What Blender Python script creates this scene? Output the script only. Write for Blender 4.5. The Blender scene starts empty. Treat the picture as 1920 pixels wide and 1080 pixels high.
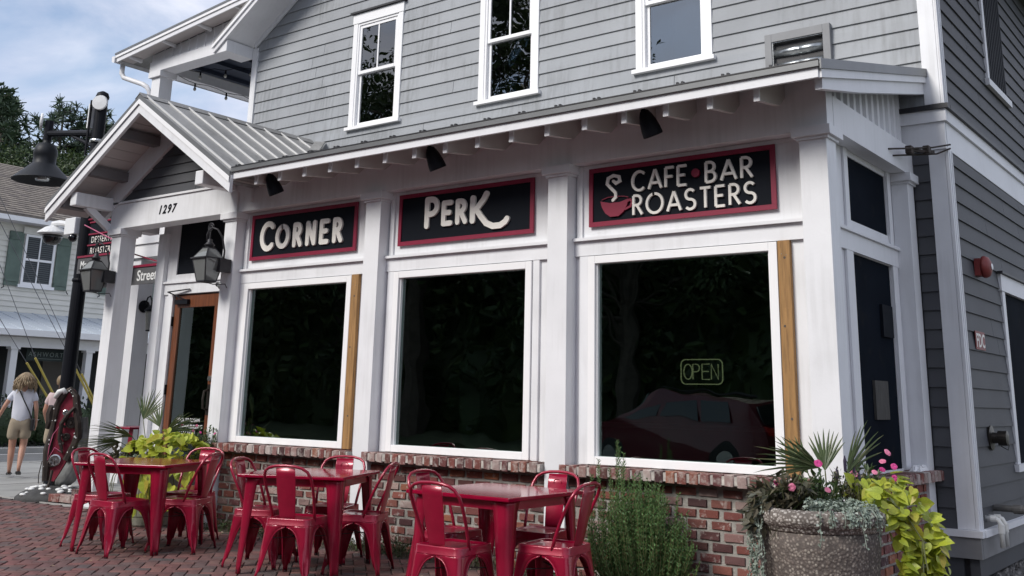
import bpy, bmesh, math, random
from mathutils import Vector, Matrix
R = random.Random(11)
SC = bpy.context.scene
COL = SC.collection
rad = math.radians

# ------------------------------------------------------------------ camera
CAMP = Vector((9.5428, -7.5027, 1.3631))
YAW, PITCH, ROLL = rad(-37.0507), rad(13.9037), rad(1.16322)
fwd = Vector((math.sin(YAW)*math.cos(PITCH), math.cos(YAW)*math.cos(PITCH), math.sin(PITCH)))
rt0 = Vector((math.cos(YAW), -math.sin(YAW), 0)); up0 = rt0.cross(fwd)
crt = math.cos(ROLL)*rt0 + math.sin(ROLL)*up0
cup = -math.sin(ROLL)*rt0 + math.cos(ROLL)*up0
cam = bpy.data.cameras.new('camera'); camo = bpy.data.objects.new('camera', cam); COL.objects.link(camo)
mw = Matrix((crt, cup, -fwd)).transposed().to_4x4(); mw.translation = CAMP
camo.matrix_world = mw
cam.sensor_width = 36.0; cam.lens = 1912.6/1920*36
cam.shift_x = -16/1920; cam.shift_y = (277.55-540)/1920
cam.clip_start = .05; cam.clip_end = 2000
SC.camera = camo

def proj(p):
    d = Vector(p)-CAMP; z = d.dot(fwd)
    if z < .1: return (-9999, -9999)
    return (976+1912.6*d.dot(crt)/z, 277.55-1912.6*d.dot(cup)/z)

# ------------------------------------------------------------------ world, sun
SUN_EL, SUN_AZ = rad(39), rad(198)      # azimuth clockwise from +Y: the sun stands in front of the facade, a little left
w = bpy.data.worlds.new('World'); SC.world = w; w.use_nodes = True
nt = w.node_tree; nt.nodes.clear()
def N(tree, t, **k):
    n = tree.nodes.new(t)
    for a, b in k.items(): setattr(n, a, b)
    return n
wo = N(nt, 'ShaderNodeOutputWorld'); bg = N(nt, 'ShaderNodeBackground')
sky = N(nt, 'ShaderNodeTexSky'); sky.sky_type = 'NISHITA'; sky.sun_disc = False
sky.sun_elevation = SUN_EL; sky.sun_rotation = SUN_AZ; sky.air_density = 1.0; sky.dust_density = .6
tc = N(nt, 'ShaderNodeTexCoord'); mp = N(nt, 'ShaderNodeMapping'); mp.inputs['Scale'].default_value = (1.0, 1.0, 2.6)
mp.inputs['Location'].default_value = (.32, .1, .0)
nz = N(nt, 'ShaderNodeTexNoise'); nz.inputs['Scale'].default_value = 2.6; nz.inputs['Detail'].default_value = 9; nz.inputs['Roughness'].default_value = .55
nz.inputs['Distortion'].default_value = .35
rp = N(nt, 'ShaderNodeValToRGB'); rp.color_ramp.elements[0].position = .34; rp.color_ramp.elements[1].position = .54
nz2 = N(nt, 'ShaderNodeTexNoise'); nz2.inputs['Scale'].default_value = 5.5; nz2.inputs['Detail'].default_value = 8
rp2 = N(nt, 'ShaderNodeValToRGB'); rp2.color_ramp.elements[0].color = (4.0, 4.25, 5.3, 1); rp2.color_ramp.elements[1].color = (6.0, 6.1, 6.7, 1)
rp2.color_ramp.elements[0].position = .36; rp2.color_ramp.elements[1].position = .62
mx = N(nt, 'ShaderNodeMixRGB')
L = nt.links.new
L(tc.outputs['Generated'], mp.inputs[0]); L(mp.outputs[0], nz.inputs['Vector']); L(nz.outputs[0], rp.inputs[0])
L(mp.outputs[0], nz2.inputs['Vector']); L(nz2.outputs[0], rp2.inputs[0])
L(rp.outputs[0], mx.inputs[0]); L(sky.outputs[0], mx.inputs[1]); L(rp2.outputs[0], mx.inputs[2])
L(mx.outputs[0], bg.inputs[0]); bg.inputs[1].default_value = .075; L(bg.outputs[0], wo.inputs[0])
sd = bpy.data.lights.new('sun', 'SUN'); sd.energy = 1.5; sd.angle = rad(22); sd.color = (1, .96, .9)
so = bpy.data.objects.new('sun', sd); COL.objects.link(so)
sv = Vector((math.sin(SUN_AZ)*math.cos(SUN_EL), math.cos(SUN_AZ)*math.cos(SUN_EL), math.sin(SUN_EL)))
so.rotation_euler = sv.to_track_quat('Z', 'Y').to_euler(); so.location = (0, -30, 40)
SC.view_settings.view_transform = 'Standard'; SC.view_settings.look = 'None'
SC.view_settings.exposure = 1.2; SC.view_settings.gamma = 1; SC.view_settings.use_curve_mapping = False

# ------------------------------------------------------------------ materials
def mat(name, col, rough=.55, metal=0, var=.08, vs=3.0, bump=0, bs=40, coat=0, spec=.5, streak=0, rnd=None, isl=True,
        smear=0, smearcol=(.55,.5,.46), sub=0, two=None, twos=8, twot=.5, aniso=None):
    m = bpy.data.materials.new(name); m.use_nodes = True; t = m.node_tree; t.nodes.clear(); l = t.links.new
    o = N(t, 'ShaderNodeOutputMaterial'); p = N(t, 'ShaderNodeBsdfPrincipled'); l(p.outputs[0], o.inputs[0])
    p.inputs['Roughness'].default_value = rough; p.inputs['Metallic'].default_value = metal
    p.inputs['Specular IOR Level'].default_value = spec
    if coat: p.inputs['Coat Weight'].default_value = coat; p.inputs['Coat Roughness'].default_value = .08
    if sub: p.inputs['Subsurface Weight'].default_value = 0
    g = N(t, 'ShaderNodeNewGeometry'); c = N(t, 'ShaderNodeTexCoord')
    co = c.outputs['Object']
    if aniso:
        ma = N(t, 'ShaderNodeMapping'); ma.inputs['Scale'].default_value = aniso; l(co, ma.inputs[0]); co = ma.outputs[0]
    cur = None
    if rnd:
        oi = N(t, 'ShaderNodeObjectInfo'); ad = N(t, 'ShaderNodeMath', operation='ADD'); fr = N(t, 'ShaderNodeMath', operation='FRACT')
        l(oi.outputs['Random'], ad.inputs[0])
        if isl: l(g.outputs['Random Per Island'], ad.inputs[1])
        else: ad.inputs[1].default_value = 0
        l(ad.outputs[0], fr.inputs[0])
        cr = N(t, 'ShaderNodeValToRGB'); cr.color_ramp.interpolation = 'LINEAR'
        els = cr.color_ramp.elements
        while len(els) < len(rnd): els.new(.5)
        for i, cc in enumerate(rnd):
            els[i].position = i/(len(rnd)-1); els[i].color = (*cc, 1)
        l(fr.outputs[0], cr.inputs[0]); cur = cr.outputs[0]
    n1 = N(t, 'ShaderNodeTexNoise'); n1.inputs['Scale'].default_value = vs; n1.inputs['Detail'].default_value = 6; l(co, n1.inputs['Vector'])
    mr = N(t, 'ShaderNodeMapRange'); mr.inputs[1].default_value = .3; mr.inputs[2].default_value = .7
    mr.inputs[3].default_value = 1-var; mr.inputs[4].default_value = 1+var; l(n1.outputs[0], mr.inputs[0])
    mu = N(t, 'ShaderNodeMixRGB', blend_type='MULTIPLY'); mu.inputs[0].default_value = 1
    if cur: l(cur, mu.inputs[1])
    else: mu.inputs[1].default_value = (*col, 1)
    l(mr.outputs[0], mu.inputs[2]); cur = mu.outputs[0]
    if two:
        n2 = N(t, 'ShaderNodeTexNoise'); n2.inputs['Scale'].default_value = twos; n2.inputs['Detail'].default_value = 5; l(co, n2.inputs['Vector'])
        r2 = N(t, 'ShaderNodeValToRGB'); r2.color_ramp.elements[0].position = twot; r2.color_ramp.elements[1].position = min(1, twot+.12); l(n2.outputs[0], r2.inputs[0])
        m2 = N(t, 'ShaderNodeMixRGB'); l(r2.outputs[0], m2.inputs[0]); l(cur, m2.inputs[1]); m2.inputs[2].default_value = (*two, 1); cur = m2.outputs[0]
    if smear:
        n3 = N(t, 'ShaderNodeTexNoise'); n3.inputs['Scale'].default_value = 13; n3.inputs['Detail'].default_value = 6; n3.inputs['Roughness'].default_value = .7
        l(g.outputs['Position'], n3.inputs['Vector'])
        r3 = N(t, 'ShaderNodeValToRGB'); r3.color_ramp.elements[0].position = .62-smear*.14; r3.color_ramp.elements[1].position = .70
        r3.color_ramp.elements[1].color = (.85, .85, .85, 1)
        l(n3.outputs[0], r3.inputs[0]); m3 = N(t, 'ShaderNodeMixRGB'); l(r3.outputs[0], m3.inputs[0]); l(cur, m3.inputs[1]); m3.inputs[2].default_value = (*smearcol, 1); cur = m3.outputs[0]
    if streak:
        ms = N(t, 'ShaderNodeMapping'); ms.inputs['Scale'].default_value = (22, 22, 1.3); l(g.outputs['Position'], ms.inputs[0])
        n4 = N(t, 'ShaderNodeTexNoise'); n4.inputs['Scale'].default_value = 1; n4.inputs['Detail'].default_value = 7; l(ms.outputs[0], n4.inputs['Vector'])
        n5 = N(t, 'ShaderNodeTexNoise'); n5.inputs['Scale'].default_value = 1.7; n5.inputs['Detail'].default_value = 4; l(g.outputs['Position'], n5.inputs['Vector'])
        mm = N(t, 'ShaderNodeMath', operation='MULTIPLY'); l(n4.outputs[0], mm.inputs[0]); l(n5.outputs[0], mm.inputs[1])
        r4 = N(t, 'ShaderNodeMapRange'); r4.inputs[1].default_value = .24; r4.inputs[2].default_value = .46; r4.inputs[3].default_value = 0; r4.inputs[4].default_value = streak
        l(mm.outputs[0], r4.inputs[0]); m4 = N(t, 'ShaderNodeMixRGB', blend_type='MULTIPLY'); l(r4.outputs[0], m4.inputs[0]); l(cur, m4.inputs[1]); m4.inputs[2].default_value = (.42, .41, .38, 1); cur = m4.outputs[0]
    l(cur, p.inputs['Base Color'])
    if bump:
        nb = N(t, 'ShaderNodeTexNoise'); nb.inputs['Scale'].default_value = bs; nb.inputs['Detail'].default_value = 5; l(co, nb.inputs['Vector'])
        b = N(t, 'ShaderNodeBump'); b.inputs['Strength'].default_value = bump; b.inputs['Distance'].default_value = .01; l(nb.outputs[0], b.inputs['Height']); l(b.outputs[0], p.inputs['Normal'])
    return m
def leafmat(name, cols, rough=.45, trans=.25):
    m = mat(name, cols[0], rough, rnd=cols, var=.18, vs=9)
    t = m.node_tree; p = next(n for n in t.nodes if n.type == 'BSDF_PRINCIPLED'); o = next(n for n in t.nodes if n.type == 'OUTPUT_MATERIAL')
    tr = N(t, 'ShaderNodeBsdfTranslucent'); mi = N(t, 'ShaderNodeMixShader'); mi.inputs[0].default_value = trans
    src = p.inputs['Base Color'].links[0].from_socket
    t.links.new(src, tr.inputs[0]); t.links.new(p.outputs[0], mi.inputs[1]); t.links.new(tr.outputs[0], mi.inputs[2]); t.links.new(mi.outputs[0], o.inputs[0])
    return m
def glassmat(name, tint=(.5,.55,.55), wav=.0, f0=.06, refl=(.93,.96,.98)):
    m = bpy.data.materials.new(name); m.use_nodes = True; t = m.node_tree; t.nodes.clear(); l = t.links.new
    o = N(t, 'ShaderNodeOutputMaterial'); tr = N(t, 'ShaderNodeBsdfTransparent'); tr.inputs[0].default_value = (*tint, 1)
    gl = N(t, 'ShaderNodeBsdfGlossy'); gl.inputs['Roughness'].default_value = .0; gl.inputs[0].default_value = (*refl, 1)
    lw = N(t, 'ShaderNodeFresnel'); lw.inputs[0].default_value = 1.55
    ad = N(t, 'ShaderNodeMath', operation='MULTIPLY_ADD'); ad.inputs[1].default_value = 1.25; ad.inputs[2].default_value = f0; ad.use_clamp = True
    mi = N(t, 'ShaderNodeMixShader'); l(lw.outputs[0], ad.inputs[0]); l(ad.outputs[0], mi.inputs[0]); l(tr.outputs[0], mi.inputs[1]); l(gl.outputs[0], mi.inputs[2]); l(mi.outputs[0], o.inputs[0])
    if wav:
        c = N(t, 'ShaderNodeNewGeometry'); n = N(t, 'ShaderNodeTexNoise'); n.inputs['Scale'].default_value = 2.2; n.inputs['Detail'].default_value = 1
        l(c.outputs['Position'], n.inputs['Vector']); b = N(t, 'ShaderNodeBump'); b.inputs['Strength'].default_value = wav; b.inputs['Distance'].default_value = .05
        l(n.outputs[0], b.inputs['Height']); l(b.outputs[0], gl.inputs['Normal'])
    return m
def emis(name, col, s):
    m = bpy.data.materials.new(name); m.use_nodes = True; t = m.node_tree; t.nodes.clear()
    o = N(t, 'ShaderNodeOutputMaterial'); e = N(t, 'ShaderNodeEmission'); e.inputs[0].default_value = (*col, 1); e.inputs[1].default_value = s
    t.links.new(e.outputs[0], o.inputs[0]); return m
def stonemat(name, base, peb, scale, rough=.9, bump=.6):
    m = bpy.data.materials.new(name); m.use_nodes = True; t = m.node_tree; t.nodes.clear(); l = t.links.new
    o = N(t, 'ShaderNodeOutputMaterial'); p = N(t, 'ShaderNodeBsdfPrincipled'); l(p.outputs[0], o.inputs[0]); p.inputs['Roughness'].default_value = rough
    c = N(t, 'ShaderNodeTexCoord'); v = N(t, 'ShaderNodeTexVoronoi'); v.inputs['Scale'].default_value = scale; l(c.outputs['Object'], v.inputs['Vector'])
    cr = N(t, 'ShaderNodeValToRGB'); e = cr.color_ramp.elements
    while len(e) < len(peb): e.new(.5)
    for i, cc in enumerate(peb): e[i].position = i/(len(peb)-1); e[i].color = (*cc, 1)
    sp = N(t, 'ShaderNodeSeparateColor'); l(v.outputs['Color'], sp.inputs[0]); l(sp.outputs[0], cr.inputs[0])
    r = N(t, 'ShaderNodeValToRGB'); r.color_ramp.elements[0].position = .3; r.color_ramp.elements[1].position = .55; l(v.outputs['Distance'], r.inputs[0])
    mi = N(t, 'ShaderNodeMixRGB'); l(r.outputs[0], mi.inputs[0]); l(cr.outputs[0], mi.inputs[1]); mi.inputs[2].default_value = (*base, 1)
    n = N(t, 'ShaderNodeTexNoise'); n.inputs['Scale'].default_value = 3; n.inputs['Detail'].default_value = 5; l(c.outputs['Object'], n.inputs['Vector'])
    mr = N(t, 'ShaderNodeMapRange'); mr.inputs[1].default_value = .3; mr.inputs[2].default_value = .7; mr.inputs[3].default_value = .7; mr.inputs[4].default_value = 1.2; l(n.outputs[0], mr.inputs[0])
    mu = N(t, 'ShaderNodeMixRGB', blend_type='MULTIPLY'); mu.inputs[0].default_value = 1; l(mi.outputs[0], mu.inputs[1]); l(mr.outputs[0], mu.inputs[2]); l(mu.outputs[0], p.inputs['Base Color'])
    b = N(t, 'ShaderNodeBump'); b.inputs['Strength'].default_value = bump; b.inputs['Distance'].default_value = .008; b.invert = True; l(v.outputs['Distance'], b.inputs['Height']); l(b.outputs[0], p.inputs['Normal'])
    return m

M = {}
M['white'] = mat('white_paint', (.735, .742, .765), .5, var=.05, vs=2.5, streak=.22, bump=.06, bs=45)
M['white2'] = mat('white_trim_paint', (.73, .735, .76), .5, var=.03, streak=.12)
M['vinyl'] = mat('white_vinyl', (.84, .84, .85), .35, var=.015)
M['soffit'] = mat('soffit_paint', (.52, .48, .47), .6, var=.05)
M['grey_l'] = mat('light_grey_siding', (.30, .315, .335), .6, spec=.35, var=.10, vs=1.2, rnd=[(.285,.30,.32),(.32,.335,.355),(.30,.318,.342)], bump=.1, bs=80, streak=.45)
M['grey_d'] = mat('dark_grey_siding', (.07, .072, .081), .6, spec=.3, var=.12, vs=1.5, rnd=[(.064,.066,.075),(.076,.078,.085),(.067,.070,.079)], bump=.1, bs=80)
M['ventgrey'] = mat('vent_frame_grey', (.22, .225, .235), .6, var=.1)
M['duct'] = mat('galvanised_duct', (.34, .36, .37), .3, metal=.85, var=.25, vs=9)
M['metal'] = mat('galvanised_roof', (.27, .27, .265), .55, metal=.25, var=.14, vs=2, streak=.5)
M['seam'] = mat('roof_seam_metal', (.60, .60, .60), .4, metal=.3, var=.05)
M['drip'] = mat('drip_edge_metal', (.17, .175, .18), .45, metal=.4, var=.1)
M['flash'] = mat('black_flashing', (.018, .018, .022), .5, var=.2)
BR = [(.20,.055,.05), (.085,.035,.035), (.24,.075,.055), (.15,.05,.05), (.055,.028,.03), (.27,.10,.075), (.17,.06,.055), (.33,.12,.06), (.12,.045,.045), (.38,.29,.26), (.19,.06,.055)]
M['brick'] = mat('old_brick', BR[0], .9, rnd=BR, var=.3, vs=22, bump=.6, bs=70, smear=.35)
M['brickcap'] = mat('old_brick_cap', BR[0], .9, rnd=BR+[(.50,.44,.41), (.20,.06,.055), (.46,.38,.35)], var=.3, vs=22, bump=.6, bs=60, smear=1.0)
M['mortar'] = mat('mortar', (.285, .27, .245), .95, var=.3, vs=14, bump=.8, bs=50)
PV = [(.135,.062,.058), (.17,.070,.064), (.10,.060,.058), (.18,.085,.072), (.075,.066,.066), (.15,.066,.060), (.125,.058,.054), (.095,.076,.072), (.165,.078,.066)]
M['paver'] = mat('clay_paver', PV[0], .85, rnd=PV, var=.32, vs=5, bump=.35, bs=60)
M['capmortar'] = mat('pale_mortar', (.42, .39, .36), .95, var=.35, vs=16, bump=.6, bs=50)
M['sand'] = mat('joint_sand', (.045, .033, .03), .95, var=.4, vs=20)
M['red'] = mat('red_painted_metal', (.27, .003, .028), .32, var=.16, vs=7, coat=.45, spec=.4, metal=.15, two=(.30,.035,.055), twos=38, twot=.66)
M['redtop'] = mat('glossy_red_tabletop', (.24, .002, .024), .12, var=.08, vs=4, coat=.12, spec=.25)
M['redworn'] = mat('dark_metal_foot', (.03, .012, .015), .5)
M['navy'] = mat('sign_black', (.006, .008, .013), .65, var=.1, spec=.12)
M['signred'] = mat('sign_red_border', (.22, .006, .035), .5, var=.06)
M['cream'] = mat('cream_letter', (.78, .75, .70), .55, var=.05)
M['black'] = mat('black_iron', (.007, .008, .012), .5, spec=.15, metal=.0, var=.2)
M['iron'] = mat('weathered_copper', (.035, .035, .04), .5, metal=.4, var=.3, vs=12)
M['screen'] = mat('dark_screen_panel', (.007, .010, .016), .8, spec=.03, var=.15, two=(.012,.014,.018), twos=5, twot=.6)
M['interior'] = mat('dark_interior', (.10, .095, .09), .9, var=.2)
M['lumber'] = mat('raw_lumber', (.30, .165, .06), .75, var=.28, vs=2.5, aniso=(18, 18, 1.5), bump=.2, bs=12, two=(.17,.085,.03), twos=3.5, twot=.6)
M['door'] = mat('stained_door_wood', (.14, .045, .018), .4, var=.35, vs=2.5, aniso=(16, 16, 1.2), coat=.2)
M['glass'] = glassmat('shop_glass', (.42, .50, .47), .045, .125, (.80, .96, .92))
M['uglass'] = glassmat('upstairs_glass', (.30, .34, .37), .05, .10)
M['lglass'] = glassmat('lantern_glass', (.62, .64, .63), .02, .08)
_t = M['lglass'].node_tree; _o = next(n for n in _t.nodes if n.type == 'OUTPUT_MATERIAL'); _src = _o.inputs[0].links[0].from_socket
_d = N(_t, 'ShaderNodeBsdfDiffuse'); _d.inputs[0].default_value = (.27, .28, .275, 1); _m = N(_t, 'ShaderNodeMixShader'); _m.inputs[0].default_value = .5
_t.links.new(_src, _m.inputs[1]); _t.links.new(_d.outputs[0], _m.inputs[2]); _t.links.new(_m.outputs[0], _o.inputs[0])
M['curtain'] = mat('lace_curtain', (.22, .25, .28), .9, var=.3, vs=20)
M['concrete'] = mat('concrete_walk', (.31, .31, .295), .9, var=.16, vs=1.3, bump=.25, bs=60, two=(.25,.25,.24), twos=.9, twot=.55)
M['asphalt'] = mat('asphalt', (.13, .135, .14), .9, var=.15, vs=6, bump=.4, bs=120)
M['kerb'] = mat('kerb_concrete', (.36, .355, .34), .9, var=.15, vs=3)
M['line'] = mat('road_paint', (.7, .7, .68), .7, var=.1)
M['soil'] = mat('bed_soil', (.06, .045, .035), .95, var=.5, vs=18, bump=.8, bs=40, two=(.17,.14,.10), twos=26, twot=.58)
M['ground'] = mat('ground_grass', (.06, .075, .035), .95, var=.4, vs=2)
M['gravel'] = mat('gravel_base', (.11, .105, .10), .95, var=.5, vs=30, bump=.8, bs=60)
M['stone'] = mat('gravel_stone', (.2,.19,.18), .9, rnd=[(.07,.065,.06),(.16,.15,.14),(.10,.09,.085),(.30,.29,.28),(.12,.11,.1)], var=.2, vs=30)
M['agg'] = stonemat('exposed_aggregate', (.115, .095, .085), [(.13,.105,.09),(.22,.185,.16),(.40,.36,.31),(.16,.125,.11),(.31,.27,.23),(.12,.095,.085)], 62)
M['agglight'] = stonemat('worn_aggregate_rim', (.14, .12, .105), [(.2,.17,.15),(.5,.47,.43),(.34,.30,.27),(.6,.57,.53),(.24,.2,.18)], 62)
M['pcon'] = mat('planter_concrete', (.235, .225, .205), .9, var=.22, vs=7, bump=.5, bs=60, two=(.15,.16,.11), twos=3, twot=.55)
LIME = [(.34,.40,.035),(.42,.47,.045),(.28,.36,.04),(.48,.50,.06),(.36,.43,.04),(.40,.33,.05)]
M['lime'] = leafmat('lime_leaf', LIME, .42, .3)
M['limestem'] = mat('vine_stem', (.12, .13, .05), .7)
M['palm'] = leafmat('palm_leaf', [(.05,.08,.028),(.08,.115,.04),(.065,.095,.04),(.15,.165,.075)], .45, .2)
M['green'] = leafmat('garden_leaf', [(.035,.065,.02),(.055,.095,.025),(.028,.055,.02),(.07,.11,.032)], .5, .2)
M['bronze'] = leafmat('bronze_leaf', [(.055,.055,.028),(.085,.07,.04),(.04,.045,.028),(.11,.095,.055)], .55, .15)
M['rosemary'] = leafmat('rosemary_needle', [(.06,.14,.035),(.095,.20,.055),(.05,.115,.035),(.12,.235,.07)], .6, .2)
M['silver'] = leafmat('silver_leaf', [(.22,.28,.23),(.30,.35,.30),(.17,.22,.17),(.36,.40,.35)], .7, .15)
M['weed'] = leafmat('dry_weed', [(.10,.085,.05),(.06,.07,.03),(.16,.13,.08),(.045,.06,.025),(.09,.075,.05)], .8, .2)
M['pink'] = leafmat('pink_petal', [(.62,.035,.24),(.70,.08,.32),(.5,.02,.16)], .5, .25)
M['pinkpale'] = leafmat('pale_pink_petal', [(.72,.25,.38),(.68,.16,.3)], .5, .25)
M['purple'] = mat('dark_flower_spike', (.03, .022, .05), .7)
M['pine'] = leafmat('pine_needles', [(.035,.065,.038),(.05,.085,.042),(.028,.054,.033),(.065,.10,.048)], .6, .12)
M['broad'] = leafmat('tree_leaf', [(.035,.06,.02),(.055,.09,.025),(.025,.045,.018),(.075,.105,.03)], .5, .2)
M['bark'] = mat('bark', (.085, .07, .058), .95, var=.3, vs=6, bump=.8, bs=20)
M['hedge'] = leafmat('hedge_leaf', [(.02,.042,.016),(.035,.062,.022),(.015,.03,.014)], .55, .1)
M['cream_sid'] = mat('cream_siding', (.70, .685, .62), .6, var=.06, vs=1.5, rnd=[(.66,.65,.59),(.71,.695,.63),(.68,.665,.605)])
M['shutter'] = mat('green_shutter', (.105, .15, .125), .6, var=.18, vs=4)
M['shingle'] = mat('asphalt_shingle', (.20, .175, .15), .95, rnd=[(.17,.15,.13),(.24,.21,.18),(.20,.175,.15),(.15,.13,.12)], var=.25, vs=12, bump=.5, bs=30)
M['tin'] = mat('pale_metal_roof', (.52, .57, .62), .45, metal=.1, var=.1, vs=.6)
M['blind'] = mat('window_blind', (.10, .115, .125), .6, var=.1)
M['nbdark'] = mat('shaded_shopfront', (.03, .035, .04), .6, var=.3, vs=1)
M['nbdoor'] = mat('taupe_door', (.16, .145, .13), .6)
M['nbsign'] = mat('shop_sign_green', (.012, .03, .03), .5)
M['pale'] = mat('pale_lettering', (.30, .36, .35), .6)
M['signgrey'] = mat('street_sign_grey', (.085, .085, .09), .55, var=.1)
M['cctv'] = mat('camera_housing', (.74, .75, .76), .4, var=.02)
M['dome'] = mat('smoked_dome', (.008, .008, .01), .08, coat=.5)
M['fired'] = mat('fire_red_paint', (.20, .03, .028), .5, var=.2)
M['pvc'] = mat('pvc_pipe', (.62, .62, .60), .4, var=.06)
M['bronzemetal'] = mat('dark_brass', (.035, .03, .025), .4, metal=.6)
M['skin'] = mat('skin', (.50, .27, .19), .5, var=.08)
M['hair'] = mat('blonde_hair', (.30, .22, .13), .55, rnd=[(.34,.25,.15),(.20,.14,.08),(.42,.33,.21)], var=.2, vs=20)
M['tee'] = mat('white_tee', (.70, .72, .80), .85, var=.05, bump=.3, bs=14)
M['khaki'] = mat('khaki_shorts', (.36, .30, .22), .9, var=.08, bump=.25, bs=18)
M['pinkshirt'] = mat('pale_pink_shirt', (.62, .48, .48), .85, var=.06)
M['leather'] = mat('black_leather', (.012, .012, .014), .5)
M['sculred'] = mat('sculpture_red', (.19, .012, .03), .5, var=.35, vs=9)
M['sculgrey'] = mat('sculpture_grey_cloth', (.19, .195, .19), .8, var=.35, vs=6, bump=.5, bs=14)
M['mound'] = mat('dark_cement_mound', (.05, .05, .05), .85, var=.3, vs=9, bump=.7, bs=25)
M['pebble'] = mat('white_pebble', (.72, .73, .72), .5, var=.06)
M['chrome'] = mat('scrap_chrome', (.55, .56, .56), .25, metal=.9, var=.2)
M['oldpipe'] = mat('grey_old_pipe', (.13, .125, .12), .6, metal=.3, var=.3, vs=14)
M['rust'] = mat('rusty_scrap', (.045, .035, .03), .6, metal=.4, var=.4, vs=12)
M['yellow'] = mat('yellow_guard', (.48, .38, .08), .55)
M['wire'] = mat('steel_wire', (.16, .16, .17), .5, metal=.5)
M['carred'] = mat('car_paint_red', (.10, .004, .014), .35, coat=1, metal=.3)
M['tyre'] = mat('tyre_rubber', (.015, .015, .015), .8)
M['carglass'] = mat('car_glass', (.012, .014, .016), .05, coat=1)
M['tail'] = mat('tail_lamp', (.4, .01, .01), .2, coat=1)
M['bulb'] = mat('clear_bulb', (.45, .45, .42), .1, spec=1)
M['ceil'] = mat('navy_porch_ceiling', (.02, .028, .05), .6, var=.1)
M['neon'] = emis('neon_tube', (.72, .66, .36), .32)
M['neonbox'] = mat('neon_backing', (.006, .006, .005), .6)
M['warmbulb'] = emis('indoor_bulb', (1, .72, .35), 5)

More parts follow.
